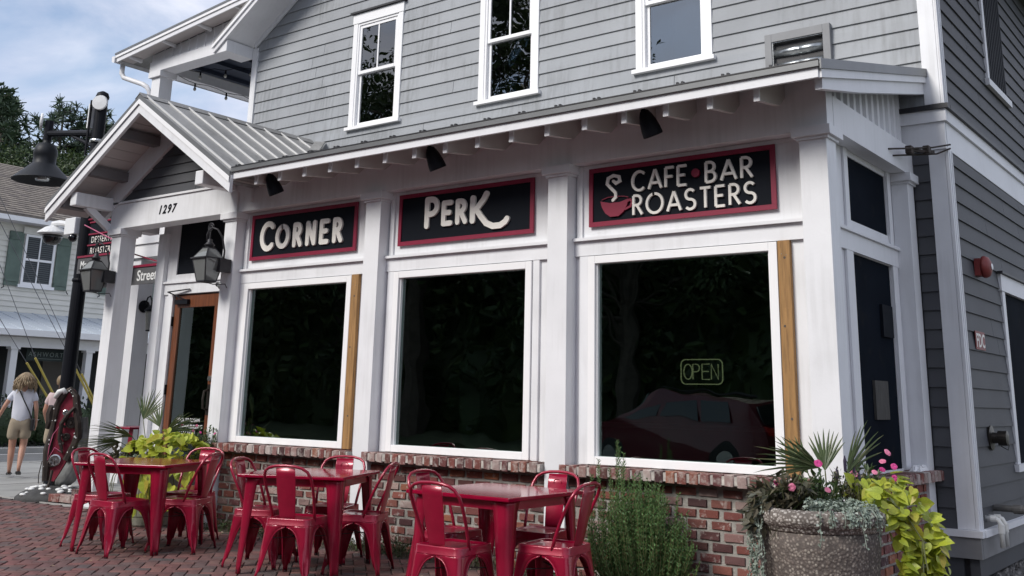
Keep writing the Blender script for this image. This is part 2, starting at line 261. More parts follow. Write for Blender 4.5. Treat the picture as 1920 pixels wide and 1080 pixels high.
# ------------------------------------------------------------------ mesh builder
OFF = {}
class MB:
    def __init__(s): s.v = []; s.f = []
    def add(s, pts, faces):
        b = len(s.v); s.v += [tuple(p) for p in pts]; s.f += [tuple(b+i for i in f) for f in faces]; return s
    def face(s, pts): return s.add(pts, [tuple(range(len(pts)))])
    def hexa(s, p): return s.add(p, [(0,3,2,1),(4,5,6,7),(0,1,5,4),(1,2,6,5),(2,3,7,6),(3,0,4,7)])
    def box(s, x0, x1, y0, y1, z0, z1):
        return s.hexa([(x0,y0,z0),(x1,y0,z0),(x1,y1,z0),(x0,y1,z0),(x0,y0,z1),(x1,y0,z1),(x1,y1,z1),(x0,y1,z1)])
    def beam(s, a, b, w, h, up=(0,0,1)):
        a, b = Vector(a), Vector(b); d = (b-a).normalized(); sx = d.cross(Vector(up)).normalized(); u = sx.cross(d)
        p = []
        for q in (a, b):
            for i, j in ((-1,-1),(1,-1),(1,1),(-1,1)): p.append(q+sx*i*w/2+u*j*h/2)
        return s.hexa(p)
    def prism(s, poly, vec):
        n = len(poly); v = Vector(vec); P = [Vector(p) for p in poly]
        nrm = Vector((0,0,0))
        for i in range(n): nrm += P[i].cross(P[(i+1) % n])
        if nrm.dot(v) > 0: P = P[::-1]
        return s.add(P+[p+v for p in P], [tuple(range(n)), tuple(range(2*n-1, n-1, -1))]+[((i+1) % n, i, n+i, n+(i+1) % n) for i in range(n)])
    def tube(s, pts, r, n=8, caps=True, closed=False):
        P = [Vector(p) for p in pts]; m = len(P); rr = r if isinstance(r, (list, tuple)) else [r]*m
        prev = None; rings = []
        for i in range(m):
            if closed: d = P[(i+1) % m]-P[i-1]
            else: d = P[min(i+1, m-1)]-P[max(i-1, 0)]
            d = d.normalized() if d.length > 1e-9 else Vector((0,0,1))
            if prev is None:
                a = Vector((0,0,1)) if abs(d.z) < .9 else Vector((1,0,0)); x = d.cross(a).normalized()
            else:
                x = prev-d*prev.dot(d); x = x.normalized() if x.length > 1e-6 else d.orthogonal().normalized()
            prev = x; y = d.cross(x)
            rings.append([P[i]+(x*math.cos(2*math.pi*k/n)+y*math.sin(2*math.pi*k/n))*rr[i] for k in range(n)])
        fs = []
        for i in range(m if closed else m-1):
            j = (i+1) % m
            for k in range(n): fs.append((i*n+k, i*n+(k+1) % n, j*n+(k+1) % n, j*n+k))
        if caps and not closed: fs += [tuple(range(n-1, -1, -1)), tuple((m-1)*n+k for k in range(n))]
        return s.add([q for r_ in rings for q in r_], fs)
    def lathe(s, prof, c, n=20, axis=None):
        c = Vector(c); ax = Vector(axis).normalized() if axis else Vector((0,0,1))
        x = ax.orthogonal().normalized() if axis else Vector((1,0,0)); y = ax.cross(x)
        pts = []; m = len(prof)
        for r, z in prof:
            for k in range(n): pts.append(c+ax*z+(x*math.cos(2*math.pi*k/n)+y*math.sin(2*math.pi*k/n))*r)
        fs = [(i*n+k, i*n+(k+1) % n, (i+1)*n+(k+1) % n, (i+1)*n+k) for i in range(m-1) for k in range(n)]
        if prof[0][0] > 1e-4: fs.append(tuple(range(n-1, -1, -1)))
        if prof[-1][0] > 1e-4: fs.append(tuple((m-1)*n+k for k in range(n)))
        return s.add(pts, fs)
    def ball(s, c, r, nu=12, nv=8, sc=(1,1,1)):
        pr = [(r*math.sin(math.pi*i/nv), -r*math.cos(math.pi*i/nv)) for i in range(nv+1)]
        pr[0] = (.00005, -r); pr[-1] = (.00005, r); b = len(s.v); s.lathe(pr, (0,0,0), nu)
        for i in range(b, len(s.v)): v = s.v[i]; s.v[i] = (c[0]+v[0]*sc[0], c[1]+v[1]*sc[1], c[2]+v[2]*sc[2])
        return s
    def ribbon(s, pts, w, d, O, ex, ey, ez, round_=True, z0=0.0):
        """a flat letter stroke of width w and depth d along the 2-D polyline pts in the plane O, ex, ey (ez points out)"""
        P = [Vector((p[0], p[1])) for p in pts]
        P = [p for i, p in enumerate(P) if i == 0 or (p-P[i-1]).length > 1e-5]
        if (P[0]-P[-1]).length < 1e-4: P.append(P[1]); round_ = False
        if round_:
            pre = []; post = []
        left = []; right = []; n = len(P)
        for i in range(n):
            a = (P[i]-P[i-1]).normalized() if i else None; b = (P[i+1]-P[i]).normalized() if i < n-1 else None
            if a is None: a = b
            if b is None: b = a
            na = Vector((-a.y, a.x)); nb = Vector((-b.y, b.x)); m = (na+nb); m = m.normalized() if m.length > 1e-6 else na
            k = max(.55, m.dot(na)); off = m*(w/2/k); left.append(P[i]+off); right.append(P[i]-off)
        poly = []
        def cap(c, d0):
            ang = math.atan2(d0.y, d0.x); return [c+Vector((math.cos(ang+t), math.sin(ang+t)))*w/2 for t in [math.pi/2-math.pi*k/6 for k in range(1, 6)]]
        dend = (P[-1]-P[-2]).normalized(); dst = (P[0]-P[1]).normalized()
        g = lambda q, h: O+ex*q.x+ey*q.y+ez*h
        strip = [(left[i], right[i]) for i in range(n)]
        for h0, h1 in ((z0, z0+d),):
            for i in range(n-1):
                l0, r0 = strip[i]; l1, r1 = strip[i+1]
                s.add([g(r0,h0), g(r1,h0), g(l1,h0), g(l0,h0), g(r0,h1), g(r1,h1), g(l1,h1), g(l0,h1)], [(4,5,6,7),(0,1,5,4),(2,3,7,6)])
            if round_:
                for c, dd, lr in ((P[-1], dend, strip[-1]), (P[0], dst, (strip[0][1], strip[0][0]))):
                    q = [lr[0]]+cap(c, dd)+[lr[1]]
                    s.face([g(p, h1) for p in q[::-1]])
                    for i in range(len(q)-1): s.face([g(q[i],h0), g(q[i],h1), g(q[i+1],h1), g(q[i+1],h0)])
            else:
                l0, r0 = strip[0]; s.face([g(r0,h0), g(r0,h1), g(l0,h1), g(l0,h0)])
                l0, r0 = strip[-1]; s.face([g(l0,h0), g(l0,h1), g(r0,h1), g(r0,h0)])
        return s
    def mesh(s, name, off=Vector((0,0,0))):
        me = bpy.data.meshes.new(name); me.from_pydata([(p[0]-off[0], p[1]-off[1], p[2]-off[2]) for p in s.v], [], s.f); me.update(); return me
    def build(s, name, m, parent=None, smooth=False, bevel=0, solid=0):
        off = OFF.get(parent, Vector((0,0,0))) if parent else Vector((0,0,0))
        me = s.mesh(name, off)
        if smooth: me.polygons.foreach_set('use_smooth', [True]*len(me.polygons))
        o = link(name, me, m, parent); OFF[o] = off
        if bevel:
            b = o.modifiers.new('bevel', 'BEVEL'); b.width = bevel; b.segments = 2; b.limit_method = 'ANGLE'; b.angle_limit = rad(40)
        if solid:
            b = o.modifiers.new('solid', 'SOLIDIFY'); b.thickness = solid; b.offset = 0
        return o
def link(name, me, m, parent=None):
    o = bpy.data.objects.new(name, me); COL.objects.link(o)
    if m is not None and len(me.materials) == 0: me.materials.append(m)
    if parent: o.parent = parent
    return o
def tag(o, label=None, cat=None, group=None, kind=None):
    if label: o['label'] = label
    if cat: o['category'] = cat
    if group: o['group'] = group
    if kind: o['kind'] = kind
    return o
def thing(name, label, cat, loc=(0,0,0), group=None):
    o = bpy.data.objects.new(name, None); COL.objects.link(o); o.location = loc; o.empty_display_size = .1
    OFF[o] = Vector(loc); return tag(o, label, cat, group)
def copytree(o, parent=None):
    c = o.copy(); COL.objects.link(c)
    if parent: c.parent = parent
    for ch in list(o.children): copytree(ch, c)
    return c
def text_mesh(s, size, extrude=.004, offset=0.0, shear=0.0, spacing=1.0, align='LEFT'):
    cu = bpy.data.curves.new('lettering', 'FONT'); cu.body = s; cu.size = size; cu.extrude = extrude; cu.offset = offset; cu.shear = shear
    cu.space_character = spacing; cu.align_x = align; cu.resolution_u = 4
    ob = bpy.data.objects.new('lettering', cu); COL.objects.link(ob)
    dg = bpy.context.evaluated_depsgraph_get(); me = bpy.data.meshes.new_from_object(ob.evaluated_get(dg))
    bpy.data.objects.remove(ob); bpy.data.curves.remove(cu); return me
def put_text(name, s, size, m, parent, O, face='-y', extrude=.004, offset=0.0, shear=0.0, spacing=1.0, align='LEFT', wscale=1.0):
    me = text_mesh(s, size, extrude, offset, shear, spacing, align); me.materials.clear()
    o = link(name, me, m, parent); off = OFF.get(parent, Vector((0,0,0)))
    ex = Vector((1,0,0)) if face == '-y' else Vector((0,1,0)); ez = Vector((0,-1,0)) if face == '-y' else Vector((1,0,0)); ey = Vector((0,0,1))
    mt = Matrix((ex, ey, ez)).transposed().to_4x4(); 
    me.transform(Matrix.Diagonal((wscale,1,1,1))); me.transform(mt); o.location = Vector(O)-off; OFF[o] = Vector(O); return o

# ------------------------------------------------------------------ ground
def sheet(name, x0, x1, y0, y1, z, m, kind='structure', th=.0):
    b = MB()
    if th: b.box(x0, x1, y0, y1, z-th, z)
    else: b.face([(x0,y0,z),(x1,y0,z),(x1,y1,z),(x0,y1,z)])
    return tag(b.build(name, m), kind=kind)
sheet('ground', -600, 600, -600, 600, -.30, M['ground'])
sheet('street', -15.6, -10.9, -10, 120, -.12, M['asphalt'], th=.14)
sheet('main_road', -120, 120, -17.5, -10, -.12, M['asphalt'], th=.14)
sheet('sidewalk', -10.75, -2.62, -.215, 60, -.004, M['concrete'], th=.2)
sheet('porch_floor', -2.6, 0, -.235, 2.0, .0, M['concrete'], th=.2)
sheet('far_sidewalk', -19.9, -15.8, -10, 120, -.01, M['kerb'], th=.2)
sheet('roadside_verge', -60, 60, -40, -17.7, -.02, M['ground'], th=.2)
for nm, x0, x1 in (('kerb', -10.9, -10.752), ('kerb', -15.8, -15.6)):
    tag(MB().box(x0, x1, -10, 120, -.2, .005).build(nm, M['kerb']), kind='structure')
tag(MB().box(-15.42, -15.32, -9, 100, -.1195, -.116).build('road_marking', M['line']), kind='structure')
sheet('planting_bed', .0, 6.72, -.42, -.08, -.012, M['soil'], th=.2)
sheet('gravel_bed', 6.72, 14, .0, 14, -.03, M['gravel'], th=.2)

# patio of herringbone clay pavers
patio = tag(MB().box(-10.7, 14, -9.9, -.43, -.2, -.012).box(-10.7, -.002, -.425, -.24, -.2, -.012).build('patio', M['sand']), kind='structure')
tag(MB().box(-10.7, -2.62, -.2385, -.2165, -.2, .003).build('patio_edging', M['kerb']), kind='structure')
E1 = Vector((.69, .724, 0)).normalized(); E2 = Vector((-.724, .69, 0)).normalized()
cells = []
PW = .1
for j in range(-160, 160):
    for mm in range(-60, 60):
        for kind_, (cx, cy) in (('h', (j+4*mm+1, j*1.0+.5)), ('v', (j+4*mm+3.5, j+1.0))):
            c = E1*(cx*PW)+E2*(cy*PW)+Vector((3, -2, 0))
            if not (-9.5 < c.x < 8.6 and -7.2 < c.y < -.31): continue
            if c.y > -.48 and c.x > -.06: continue
            u, v = proj(c)
            if -520 < u < 2300 and 890 < v < 1400: cells.append((CAMP-c).length and ((CAMP-c).length, kind_, c))
cells.sort(key=lambda t: t[0])
def paver_mb(b, c, kind_, r):
    ln, wd = (PW*2-.009, PW-.009)
    a, d = (E1, E2) if kind_ == 'h' else (E2, E1)
    z = r.uniform(-.003, .003); ti = r.uniform(-.0025, .0025); an = r.uniform(-.02, .02)
    a = a*math.cos(an)+d*math.sin(an) ; d = Vector((-a.y, a.x, 0))
    P = []
    for zz, k in ((-.03, 1), (-.004, 1), (0, .94)):
        for i, q in ((-1,-1),(1,-1),(1,1),(-1,1)):
            P.append(c+a*(i*ln/2*(1 if k == 1 else .97))+d*(q*wd/2*k)+Vector((0,0,zz+z+ti*i)))
    b.add(P, [(0,1,5,4),(1,2,6,5),(2,3,7,6),(3,0,4,7),(4,5,9,8),(5,6,10,9),(6,7,11,10),(7,4,8,11),(8,9,10,11)])
    # keep winding up
rest = MB(); pvm = {}
for kd in 'hv':
    for q in range(4):
        b = MB(); paver_mb(b, Vector((0,0,0)), kd, R); me = b.mesh('paver'); me.materials.append(M['paver']); pvm[kd, q] = me
shown = [c for c in cells if -5 < proj(c[2])[0] < 1925 and proj(c[2])[1] < 1084][:300]
sid = {id(c) for c in shown}
for c in cells:
    if id(c) in sid:
        o = link('paver', pvm[c[1], R.randrange(4)], None, patio); o.location = c[2]
    else: paver_mb(rest, c[2], c[1], R)
tag(rest.build('pavers', M['paver'], patio), kind='stuff')
# sidewalk joints and a crack
b = MB()
for x in (-4.3, -6.2, -8.1): b.box(x, x+.012, -.2, 12, -.0035, -.002)
for y in (1.6, 3.5, 5.4): b.box(-10.7, -2.7, y, y+.012, -.0038, -.0025)
tag(b.build('sidewalk_joint', M['sand']), kind='structure')

# ------------------------------------------------------------------ café building
CB = thing('cafe_building', 'two storey grey clapboard café with white piers and big windows over brick', 'building', (2, 2, 0))
def clap(parent, m, axis, plane, u0, u1, z0, z1, expo, holes=(), clip=None, t=.017, zstart=None, jl=3.7, seed=1):
    """lapped boards; axis 'x' lies on y=plane facing -y, axis 'y' lies on x=plane facing +x"""
    rr = random.Random(seed); z = z0 if zstart is None else zstart
    def pt(u, d, zz): return (u, plane-d, zz) if axis == 'x' else (plane+d, u, zz)
    while z < z1-.005:
        za, zb = max(z, z0), min(z+expo, z1)
        cuts = sorted({za, zb} | {h for H in holes for h in H[2:] if za < h < zb})
        lists = []
        for a, b in zip(cuts, cuts[1:]):
            seg = [(u0, u1)]
            for H in holes:
                if H[2] < b-1e-6 and H[3] > a+1e-6:
                    ns = []
                    for s_, e_ in seg:
                        if H[1] <= s_ or H[0] >= e_: ns.append((s_, e_)); continue
                        if H[0] > s_: ns.append((s_, H[0]))
                        if H[1] < e_: ns.append((H[1], e_))
                    seg = ns
            lists.append((a, b, seg))
        def piece(mb, a, b, s_, e_):
            sa, ea, sb, eb = s_, e_, s_, e_
            if clip:
                ca, cb = clip(a), clip(b)
                sa, ea, sb, eb = max(s_, ca[0]), min(e_, ca[1]), max(s_, cb[0]), min(e_, cb[1])
                if ea <= sa: return
                if eb <= sb: sb = eb = (sb+eb)/2
            ta = .004+t*(z+expo-a)/expo; tb = .004+t*(z+expo-b)/expo
            P = [pt(sa, 0, a), pt(ea, 0, a), pt(ea, 0, b), pt(sa, 0, b), pt(sa, ta, a), pt(ea, ta, a), pt(eb, tb, b), pt(sb, tb, b)]
            P[2] = pt(eb, 0, b); P[3] = pt(sb, 0, b)
            f = [(4,5,6,7),(0,1,5,4),(1,2,6,5),(2,3,7,6),(3,0,4,7)]
            if axis == 'y': pass
            mb.add(P, f)
        if len(lists) == 1:
            for s_, e_ in lists[0][2]:
                x = s_; first = True
                while x < e_-.02:
                    ln = jl*(rr.uniform(.25, 1) if first else 1); first = False; xe = min(e_, x+ln)
                    if e_-xe < .3: xe = e_
                    mb = MB(); piece(mb, za, zb, x, xe-(.006 if xe < e_ else 0))
                    if mb.v: mb.build('clapboard', m, parent)
                    x = xe
        else:
            mb = MB()
            for a, b, seg in lists:
                for s_, e_ in seg: piece(mb, a, b, s_, e_)
            if mb.v: mb.build('clapboard', m, parent)
        z += expo

# interior shells so that nothing shines through
def room(x0, x1, y0, y1, z0, z1, t=.05):
    b = MB(); b.box(x0-t, x1+t, y1, y1+t, z0, z1); b.box(x0-t, x0, y0, y1, z0, z1); b.box(x1, x1+t, y0, y1, z0, z1)
    b.box(x0-t, x1+t, y0, y1+t, z1, z1+t); b.box(x0-t, x1+t, y0, y1+t, z0-t, z0); return b
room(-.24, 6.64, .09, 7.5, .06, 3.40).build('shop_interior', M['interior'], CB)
# front wall of the ground floor: white panelled wall with openings for three windows
WX = [(0.0, 1.738), (2.344, 4.064), (4.675, 6.414)]
fw = MB()
xs = [-.31]+[v for p in WX for v in p]+[6.70]
for i in range(0, len(xs)-1, 2): fw.box(xs[i], xs[i+1], 0, .08, .0, 3.6)
for a, b in WX: fw.box(a, b, .0, .08, 2.60, 3.6); fw.box(a, b, 0, .08, 0, .86)
FW = fw.build('front_wall', M['white'], CB)
for i, (a, b) in enumerate(WX):
    pl, pr = [(-.098, 2.004), (2.217, 4.312), (4.524, 6.672)][i]
    # header band, drip ledge, vertical battens
    MB().box(pl+.001, pr-.001, -.03, -.001, 2.607, 2.735).build('header_board', M['white'], CB)
    MB().box(pl+.001, pr-.001, -.065, -.001, 2.737, 2.763).build('drip_ledge', M['white2'], CB)
    for q, (x0, x1) in enumerate(((pl+.02, pl+.075), (pr-.075, pr-.02))):
        MB().box(x0, x1, -.022, -.001, 2.765, 3.418).build('panel_batten', M['white'], CB)
    MB().box(pl+.078, pr-.078, -.012, -.0012, 3.385, 3.418).build('panel_batten', M['white'], CB)
    cas = [(a-.098, a-.006)]
    if i == 1: cas.append((b+.006, b+.075))
    for x0, x1 in cas: MB().box(x0, x1, -.026, -.001, .858, 2.605).build('window_casing', M['white'], CB)
    # vinyl window
    w0 = .07; f = MB()
    f.box(a, a+w0, -.045, .03, .86, 2.598); f.box(b-w0, b, -.045, .03, .86, 2.598)
    f.box(a+w0, b-w0, -.0445, .03, .86, .925); f.box(a+w0, b-w0, -.0445, .03, 2.532, 2.598)
    f.box(a+w0, a+w0+.014, -.02, .03, .925, 2.532); f.box(b-w0-.014, b-w0, -.02, .03, .925, 2.532)
    W = f.build('shop_window', M['vinyl'], CB, bevel=.004)
    MB().box(a+w0+.014, b-w0-.014, .012, .018, .925, 2.532).build('pane', M['glass'], W)
for x0, x1 in ((1.742, 1.842), (6.42, 6.518)):
    lp_ = MB().box(x0, x1, -.045, -.001, .858, 2.603).build('raw_wood_post', M['lumber'], CB, bevel=.003)
    for fx, fz in ((.6, 1.18), (.35, 1.86), (.55, 2.38)): MB().lathe([(.010, 0), (.009, .0016)], (x0+fx*.1, -.045, fz+(x0 > 3)*.09), 10, (0,-1,0)).build('knot', M['bark'], lp_)
    for fx, fz in ((.3, .95), (.7, .97), (.3, 2.5), (.7, 2.49)): MB().lathe([(.004, 0), (.0035, .002)], (x0+fx*.1, -.045, fz), 8, (0,-1,0)).build('nail', M['duct'], lp_)
# piers with capitals
def pier(x0, x1, y0, y1, zb, zt):
    p = MB().box(x0, x1, y0, y1, zb, zt).build('pier', M['white'], CB, bevel=.004)
    MB().box(x0-.045, x1+.045, y0-.045, min(y1, 99)+(.045 if y1 > .03 else -.001), zt, zt+.075).build('capital', M['white2'], p, bevel=.003)
    c = MB()
    x0b, x1b, y0b, y1b = x0-.018, x1+.018, y0-.018, y1+(.018 if y1 > .03 else -.001)
    c.box(x0b, x1b, y0b, y1b, zt-.022, zt-.001).build('necking', M['white2'], p)
    return p
pier(-2.65, -2.44, -.15, .07, 0, 3.345)
for x0, x1 in ((-.31, -.098), (2.004, 2.217), (4.312, 4.524)): pier(x0, x1, -.15, -.001, 0, 3.345)
pier(6.672, 6.89, -.15, .05, 0, 3.365)
pier(6.752, 6.90, 1.83, 2.01, 0, 3.365)
# main beam under the eave and the beam of the side
MB().box(-.10, 6.90, -.142, -.002, 3.421, 3.85).build('beam', M['white'], CB)
MB().box(6.752, 6.902, -.001, 2.045, 3.441, 3.71).build('side_beam', M['white2'], CB)
# side wall of the bay (x = 6.75)
sw = MB(); sw.box(6.70, 6.749, .08, .66, 0, 3.45); sw.box(6.70, 6.749, 1.66, 2.04, 0, 3.45); sw.box(6.70, 6.749, .66, 1.66, 2.58, 2.85); sw.box(6.70, 6.749, .66, 1.66, 3.39, 3.45); sw.box(6.70, 6.749, .66, 1.66, 0, .87)
sw.build('side_wall', M['white2'], CB)
MB().box(6.725, 6.738, .66, 1.66, 2.85, 3.39).build('upper_screen', M['screen'], CB)
sp = MB().box(6.722, 6.736, .66, 1.66, .87, 2.58).build('lower_screen', M['screen'], CB)
MB().box(6.737, 6.762, 1.33, 1.60, 1.95, 2.22).build('dark_patch', M['navy'], sp)
MB().box(6.737, 6.758, 1.03, 1.36, 1.27, 1.58).build('worn_plate', mat('worn_plate', (.055,.052,.048), .8, var=.5, vs=5, aniso=(30,30,2)), sp)
MB().box(6.751, 6.80, .052, 1.829, 2.735, 2.762).build('drip_ledge', M['white2'], CB)
MB().box(6.751, 6.775, .052, 1.829, 2.585, 2.733).build('header_board', M['white2'], CB)
for y0, y1 in ((.50, .655), (1.665, 1.80)): MB().box(6.751, 6.772, y0, y1, .86, 2.584).build('window_casing', M['white2'], CB)
for y0, y1 in ((.56, .65), (1.67, 1.76)): MB().box(6.751, 6.768, y0, y1, 2.764, 3.438).build('panel_batten', M['white2'], CB)
# ribbed panel between side beam and roof
rbm = MB()
y = .05
RP = MB().prism([(6.74, -.13, 3.712), (6.74, 2.04, 3.712), (6.74, 2.04, 4.37), (6.74, -.13, 3.84)], (.06, 0, 0)).build('ribbed_panel', M['white2'], CB)
while y < 2.0:
    MB().prism([(6.801, y, 3.713), (6.835, y+.02, 3.713), (6.835, y+.075, 3.713), (6.801, y+.095, 3.713)], (0,0,.25+.23*y+.07)).build('rib', M['white2'], RP); y += .155

# brick base
def brickwall(x0, x1, yf, z1, first):
    base = MB().box(x0, x1, yf+.010, -.001 if yf < 0 else yf+.1, -.05, z1).build('brick_base', M['mortar'], CB)
    z = -.015; k = 0
    while z+.057 < z1+.004:
        x = x0+(.10 if k % 2 else 0)-.1
        while x < x1:
            a, b_ = max(x, x0)+.002, min(x+R.uniform(.158, .176), x1)-.002
            if b_-a > .04:
                bricks.append((a, b_, yf, z+R.uniform(-.002,.002), z+.0575+R.uniform(-.003,.002), base))
            x += .2
        z += .0775; k += 1
    return base
bricks = []
bvar = []
for q in range(8):
    b = MB(); P = []
    for yy, k in ((0, .9), (.012, 1.0), (.05, 1.0)):
        for i, j in ((-1,-1),(1,-1),(1,1),(-1,1)):
            P.append((i*(.5*(.975 if yy == 0 else 1)+R.uniform(-.02,.012)), yy+(R.uniform(-.004,.004) if yy < .02 else 0), j*(.5*k)+R.uniform(-.05,.05)))
    b.add(P, [(0,1,2,3),(0,4,5,1),(1,5,6,2),(2,6,7,3),(3,7,4,0),(4,8,9,5),(5,9,10,6),(6,10,11,7),(7,11,8,4)])
    me = b.mesh('brick'); me.materials.append(M['brick']); bvar.append(me)
bases = []
for i, (x0, x1) in enumerate(((-.08, 2.0), (2.222, 4.308), (4.53, 6.668))): bases.append(brickwall(x0, x1, -.10, .772, i))
sbase = MB().box(6.752, 6.86, .055, 1.99, -.05, .772).build('brick_base', M['mortar'], CB)
for a, b_, yf, z0, z1, base in bricks:
    o = link('brick', R.choice(bvar), None, base); o.location = Vector(((a+b_)/2, yf-.004, (z0+z1)/2))-OFF[base]; o.scale = (b_-a, 1, z1-z0)
    if R.random() < .5: o.rotation_euler = (0, math.pi, 0)
sb = MB()
z = -.01; k = 0
while z < .72:
    y = .06+(.1 if k % 2 else 0)
    while y < 1.85: sb.box(6.861, 6.875, y, y+.165, z, z+.056); y += .2
    z += .0775; k += 1
tag(sb.build('bricks', M['brick'], sbase), kind='stuff')
capm = []
for q in range(6):
    b = MB(); P = []
    for yy in (-.5, -.44, .5):
        for i, j in ((-1,-1),(1,-1),(1,1),(-1,1)):
            e = .43 if yy < -.45 else .5
            P.append((i*e+R.uniform(-.05,.04), yy+R.uniform(-.015,.015), j*(e if j > 0 else .5)+R.uniform(-.05,.05)))
    b.add(P, [(0,1,2,3),(0,4,5,1),(1,5,6,2),(2,6,7,3),(3,7,4,0),(4,8,9,5),(5,9,10,6),(6,10,11,7),(7,11,8,4)])
    me = b.mesh('cap_brick'); me.materials.append(M['brickcap']); capm.append(me)
for (x0, x1), base in zip(((-.10, 2.0), (2.20, 4.308), (4.50, 6.668)), bases):
    MB().box(x0+.02, x1, -.212, -.001, .781, .845).build('cap_mortar', M['capmortar'], base)
    x = x0
    while x < x1-.05:
        wd = min(R.uniform(.070, .084), x1-x-.006)
        o = link('brick', R.choice(capm), None, base); o.location = Vector((x+wd/2+.004, -.115+R.uniform(-.006,.006), .813+R.uniform(-.004,.004)))-OFF[base]
        o.scale = (wd, .215, .082); o.rotation_euler = (R.uniform(-.02,.02), R.uniform(-.02,.02), R.uniform(-.03,.03)); x += .1
MB().box(6.76, 6.93, .06, 1.99, .779, .843).build('cap_mortar', M['mortar'], sbase)
y = .07
while y < 1.98:
    o = link('brick', R.choice(capm), None, sbase); o.location = Vector((6.862, y+.04, .813))-OFF[sbase]; o.scale = (.082, .22, .082); o.rotation_euler = (0, 0, rad(90)); y += .1

# ---- lean-to roof
EY, EZ, SL = -.72, 3.765, .25
lt = MB()
lt.prism([(.45, EY, EZ-.02), (.45, EY, EZ), (.45, 2.04, EZ+SL*(2.04-EY)), (.45, 2.04, EZ-.02+SL*(2.04-EY))], (6.61, 0, 0))
LT = lt.build('lean_to_roof', M['metal'], CB)
MB().box(.50, 7.075, EY-.022, EY-.001, EZ-.050, EZ+.002).build('drip_edge', M['drip'], LT)
MB().box(.50, 7.075, EY-.026, EY-.0225, EZ-.004, EZ+.006).build('roof_lip', M['flash'], LT)
x = .6
while x < 7.0:
    MB().prism([(x-.012, EY-.02, EZ+.003), (x+.012, EY-.02, EZ+.003), (x+.006, EY-.02, EZ+.012), (x-.006, EY-.02, EZ+.012)], (0, 2.7, 2.7*SL)).build('seam', M['drip'], LT)
    for dx in (-.022, .022): MB().box(x+dx-.009, x+dx+.009, EY-.024, EY+.01, EZ+.0065, EZ+.022).build('seam_clip', M['flash'], LT)
    x += .3835
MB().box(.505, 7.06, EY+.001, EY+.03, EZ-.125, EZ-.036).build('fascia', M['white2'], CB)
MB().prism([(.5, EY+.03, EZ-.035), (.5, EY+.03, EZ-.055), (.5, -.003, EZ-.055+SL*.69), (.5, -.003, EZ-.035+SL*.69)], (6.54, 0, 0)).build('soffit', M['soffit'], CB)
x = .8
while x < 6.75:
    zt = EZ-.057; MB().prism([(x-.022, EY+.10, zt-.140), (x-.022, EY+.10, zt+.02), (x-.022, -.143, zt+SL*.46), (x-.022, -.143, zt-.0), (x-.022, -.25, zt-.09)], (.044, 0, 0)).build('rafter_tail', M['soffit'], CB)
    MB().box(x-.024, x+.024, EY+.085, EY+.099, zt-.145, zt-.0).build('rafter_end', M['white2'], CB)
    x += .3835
# rake of the lean-to on the right
MB().prism([(7.06, EY+.02, EZ-.005), (7.06, EY+.02, EZ-.125), (7.06, 2.04, EZ-.125+SL*2.74), (7.06, 2.04, EZ-.005+SL*2.74)], (.02, 0, 0)).build('rake_trim', M['white2'], CB)
MB().prism([(7.083, EY-.02, EZ+.004), (7.083, EY-.02, EZ-.07), (7.083, 2.03, EZ-.07+SL*2.75), (7.083, 2.03, EZ+.004+SL*2.75)], (.012, 0, 0)).build('drip_edge', M['drip'], CB)
MB().prism([(7.0, EY+.09, EZ-.10), (7.0, EY+.09, EZ-.19), (7.0, .15, EZ-.235+SL*.87), (7.0, 2.04, EZ-.24+SL*2.76), (7.0, 2.04, EZ-.10+SL*2.65)], (.055, 0, 0)).build('barge_rafter', M['white2'], CB)
MB().prism([(6.85, -.10, EZ+.06), (6.85, -.10, EZ+.08), (6.85, 2.04, EZ+.615), (6.85, 2.04, EZ+.595)], (.15, 0, 0)).build('soffit', M['soffit'], CB)

MB().beam((-1.18, 1.98, 4.86), (-.80, 1.55, 4.60), .14, .02).build('valley_flashing', M['metal'], CB)
# ---- main walls above
GS = .66
def gclip(z): return (max(-2.85, -2.76+(z-6.84)/GS), 7.06) if z > 6.7 else (-2.85, 7.06)
UW = [(-.675, .29), (1.66, 2.595), (3.962, 4.91)]
UZ0, UZ1 = 4.97, 6.69
bw = MB(); zt = 7.9
cols = [-2.86, -.60, .215, 1.735, 2.52, 4.037, 4.835, 7.06]
for i in range(0, len(cols)-1, 2): bw.box(cols[i], cols[i+1], 2.05, 2.12, 3.4, zt)
for i in range(1, len(cols)-1, 2): bw.box(cols[i], cols[i+1], 2.05, 2.12, 3.4, 5.0); bw.box(cols[i], cols[i+1], 2.05, 2.12, 6.56, zt)
UWALL = bw.build('upper_wall', M['grey_l'], CB)
holes = [(a+.06, b-.06, UZ0+.0, UZ1-.03) for a, b in UW]+[(5.56, 6.18, 4.6, 5.06)]
clap(UWALL, M['grey_l'], 'x', 2.049, -2.80, 7.05, 4.05, 7.7, .1665, holes, gclip, zstart=4.05-.006, seed=5)
